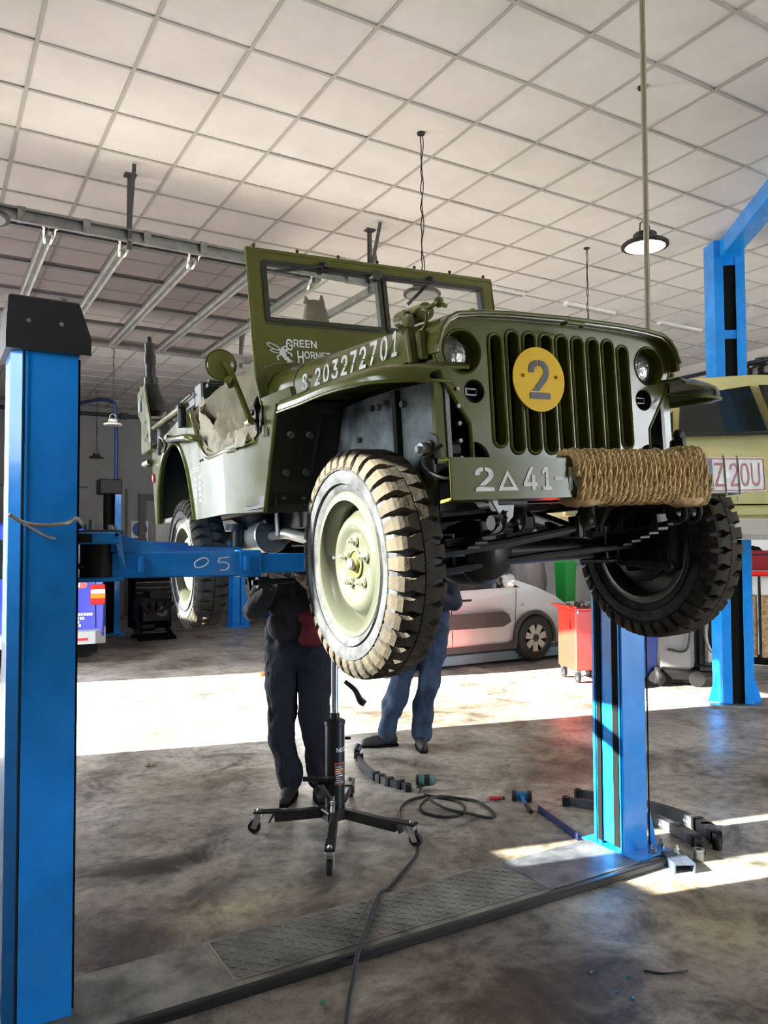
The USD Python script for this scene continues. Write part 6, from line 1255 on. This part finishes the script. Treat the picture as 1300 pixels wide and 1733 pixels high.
for (lb, x, y, c, h, r_) in (('blue plastic drum on the floor at the back, right of the white machine', 6.62, 16.6, M('drum_blue', (.015, .10, .42), .4), .82, .22), ('black drum behind the blue plastic drum', 6.35, 17.3, BLKM, 1.15, .3)):
    t = thing('drum', lb, 'drum', (x, y, 0), group='drums at the back'); part(t, 'body', lathe([(r_*.95, 0), (r_, .02), (r_, h*.3), (r_*1.03, h*.32), (r_, h*.34), (r_, h*.64), (r_*1.03, h*.66), (r_, h*.68), (r_, h*.97), (r_*.94, h)], 28, (0, 0, 0), (0, 0, 1)), c); part(t, 'bung', cyl((r_*.4, 0, h), (r_*.4, 0, h+.03), .04, 12), BLK)
for k, (x, c) in enumerate(((7.05, REDP), (7.25, DULL), (7.42, REDP))):
    t = thing('canister', ['red canister left in the row behind the person in overalls', 'grey canister in the middle behind the person in overalls', 'red canister right in the row behind the person in overalls'][k], 'canister', (x, 16.4, 0), group='canisters behind the person in overalls'); part(t, 'body', box((0, 0, .17), (.13, .12, .34), .02), c); part(t, 'spout', lathe([(.025, .34), (.02, .40)], 12, (.03, 0, 0), (0, 0, 1)), BLK)
# green bin, hanging coat behind the silver car
gb = thing('wheelie_bin', 'bright green wheelie bin behind the silver car', 'bin', (9.28, 9.80, 0))
GRN = M('bin_green', (.02, .42, .06), .4)
part(gb, 'body', hull([(a*k, b*k, z) for k, z in ((.10, .1), (.125, 1.28)) for a in (-1, 1) for b in (-1, 1)]), GRN, False); part(gb, 'lid', hull([(a*k, b*k, z) for k, z in ((.135, 1.28), (.135, 1.31), (.10, 1.36)) for a in (-1, 1) for b in (-1, 1)]), GRN, False)
for s in (-1, 1): part(gb, 'wheel', cyl((s*.10, .06, .1), (s*.13, .06, .1), .1, 18), BLK)
ct = thing('coat', 'grey coat hanging on a stand behind the silver car', 'coat', (9.15, 10.4, 0))
part(ct, 'cloth', fold(loft([[(a*math.cos(t), b*math.sin(t), z) for t in np.arange(24)*2*np.pi/24] for a, b, z in ((.22, .12, .62), (.22, .13, 1.0), (.20, .12, 1.25), (.14, .10, 1.40), (.05, .05, 1.47))]), .10, 7, 5), M('coat_grey_pink', (.36, .30, .29), .9, bump=.3, bs=30), True)
part(ct, 'stand', [cyl((0, 0, 0), (0, 0, 1.6), .02, 10), lathe([(.2, 0), (.2, .02), (.03, .04)], 20, (0, 0, 0), (0, 0, 1))], BLKM)
pb = thing('paper_bundle', 'crumpled white paper bundle on a high shelf seen through the jeep axle', 'paper', (9.0, 11.3, 0)); part(pb, 'paper', fold(mv(trimesh.creation.icosphere(3, .3), (0, 0, 2.02), s=(1, 1, 1)), .25, 4, 9), WHITE, False)
sh = thing('shelf_rack', 'pale shelf unit behind the silver car carrying the paper bundle', 'shelf', (9.0, 11.4, 0)); part(sh, 'shelf', bx(-.5, .5, -.2, .2, 1.70, 1.75), WALLM, False); part(sh, 'side', bx(-.5, -.46, -.2, .2, 0, 2.3), WALLM, False); part(sh, 'side', bx(.46, .5, -.2, .2, 0, 2.3), WALLM, False); part(sh, 'shelf', bx(-.5, .5, -.2, .2, .8, .85), WALLM, False)
# machines under the jeep on the right
bb = thing('blue_bin', 'dark blue wheeled bin right of the front right post', 'bin', (7.13, 6.50, 0), rz=-10)
part(bb, 'body', hull([(-.20, -.2, .1), (.22, -.2, .1), (-.20, .2, .1), (.22, .2, .1), (-.24, -.25, .95), (.26, -.25, .95), (-.24, .25, .95), (.26, .25, .95)]), M('bin_dark_blue', (.012, .04, .22), .45), False); part(bb, 'rim', box((.01, 0, .95), (.54, .54, .05), .01), M('bin_dark_blue2', (.012, .04, .22), .45), False)
part(bb, 'wheel', lathe([(.03, -.03), (.10, -.03), (.11, 0), (.10, .03), (.03, .03)], 22, (-.24, -.22, .11), (1, -.5, 0)), BLK); part(bb, 'wheel', lathe([(.03, -.03), (.10, -.03), (.11, 0), (.10, .03), (.03, .03)], 22, (.20, -.24, .11), (1, -.5, 0)), BLK)
cl_ = thing('parts_washer', 'grey boxy cleaning machine with a curved hose right of the blue bin', 'cleaning machine', (7.60, 6.28, 0), rz=-38)
part(cl_, 'tank', box((0, 0, .52), (.42, .46, .70), .05), M('machine_grey', (.16, .155, .155), .5), 30); part(cl_, 'hose', tube(spline([(-.1, -.255, .42), (.08, -.27, .40), (.14, -.27, .52), (.15, -.26, .72), (.1, -.2, .88)], 6), .014, 8), BLK); part(cl_, 'lid', box((0, 0, .89), (.50, .52, .05), .015), BLK, False); part(cl_, 'base', box((0, 0, .12), (.50, .52, .12), .02), BLKM, False)
for x in (-.22, .22): part(cl_, 'wheel', lathe([(.03, -.02), (.09, -.02), (.09, .02), (.03, .02)], 20, (x, -.26, .09), (0, 1, 0)), BLK)
fs = thing('floor_scrubber', 'black upright machine with a looped hose and caster base behind the front left tyre', 'machine', (8.10, 6.10, 0), rz=-38)
part(fs, 'column', [box((-.14, 0, .60), (.10, .14, 1.0), .03), hull([(.0, -.12, .35), (.36, -.12, .35), (.0, .2, .35), (.36, .2, .35), (.04, -.05, 1.1), (.30, -.05, 1.1), (.04, .2, 1.1), (.30, .2, 1.1)])], STEEL_BLK, 30); part(fs, 'pale_panel', hull([(.05, -.115, .72), (.15, -.115, .72), (.10, -.085, 1.08), (.20, -.085, 1.08), (.1, -.07, 1.08), (.08, -.09, .72)]), WHITE, False)
part(fs, 'hose_loop', tube([(-.02+.10*math.cos(a), -.18, .62+.26*math.sin(a)) for a in np.arange(32)*2*np.pi/32], .022, 10, closed=True), DULL)
part(fs, 'base', [beam((-.35, -.12, .10), (.40, -.12, .10), .08, .05, .01), beam((-.3, .15, .10), (.4, .15, .10), .08, .05, .01), box((.05, 0, .16), (.5, .3, .08), .02)], BLK)
for (x, y) in ((-.33, -.14), (.02, -.16), (.38, -.14), (.38, .16)): q = part(fs, 'caster', lathe([(.01, -.015), (.045, -.015), (.045, .015), (.01, .015)], 16, (x, y, .045), (.3, 1, 0)), DULL)
# right edge: boards, red boxes
OSB = M('osb_board', (.34, .20, .08), .8, col2=(.62, .44, .24), vs=30, lo=.35, hi=.65, detail=2)
for k, (x, y, lb) in enumerate(((8.71, 6.06, 'left of two pale chipboard sheets leaning at the right edge'), (8.88, 5.85, 'right of two pale chipboard sheets leaning at the right edge'))):
    t = thing('chipboard_sheet', lb, 'board', (x, y, .24), rz=-50, group='chipboard sheets at the right edge'); part(t, 'board', box((0, 0, .38), (.24, .04, .76), .004), OSB, False)
wk = thing('work_stand', 'dark low bench with a thin post carrying a red tray at the right edge', 'stand', (8.85, 5.98, 0), rz=-50); part(wk, 'bench_top', box((.1, .05, .20), (.7, .4, .07), .01), BLKM, False); part(wk, 'bench_leg', box((-.15, 0, .08), (.12, .3, .16)), BLKM, False); part(wk, 'bench_leg', box((.35, 0, .08), (.12, .3, .16)), BLKM, False); part(wk, 'post', bx(-.02, .01, -.10, -.07, .2, 1.24), BLK, False); part(wk, 'red_tray', box((-.02, -.05, 1.26), (.26, .22, .06), .02), RED, 30)
rb = thing('tool_box', 'dark red tool box standing at the right edge over the chipboard', 'tool box', (8.98, 6.0, 1.30), rz=-50); part(rb, 'box', box((0, 0, .12), (.3, .24, .24), .015), M('box_dark_red', (.20, .012, .015), .4), False); part(rb, 'lid_rail', bx(-.15, .15, -.125, -.115, .18, .20), BLK, False)
bs_ = thing('canister', 'upright blue canister beside the dark red tool box', 'canister', (8.75, 6.12, 1.22)); part(bs_, 'body', lathe([(.05, 0), (.055, .01), (.055, .26), (.03, .30)], 18, (0, 0, 0), (0, 0, 1)), BLUE2); part(bs_, 'cap', cyl((0, 0, .30), (0, 0, .33), .03, 12), BLK)
rs = thing('shelf_rack', 'grey wall shelf with dark bundles behind the red tool box', 'shelf', (9.4, 6.5, 0), rz=-50); part(rs, 'shelf', box((0, 0, 1.25), (1.0, .4, .05)), WALLM, False); part(rs, 'back', box((0, .2, .9), (1.0, .03, 1.8)), WALLW, False); part(rs, 'shelf', box((0, 0, .6), (1.0, .4, .04)), WALLM, False)
bg = thing('bundle', 'dark crumpled bundle lying on the grey wall shelf', 'bundle', (9.1, 6.3, 0)); part(bg, 'cloth', fold(mv(trimesh.creation.icosphere(3, 1), (0, 0, 1.45), s=(.25, .2, .14)), .15, 9, 3), BLKM, True)
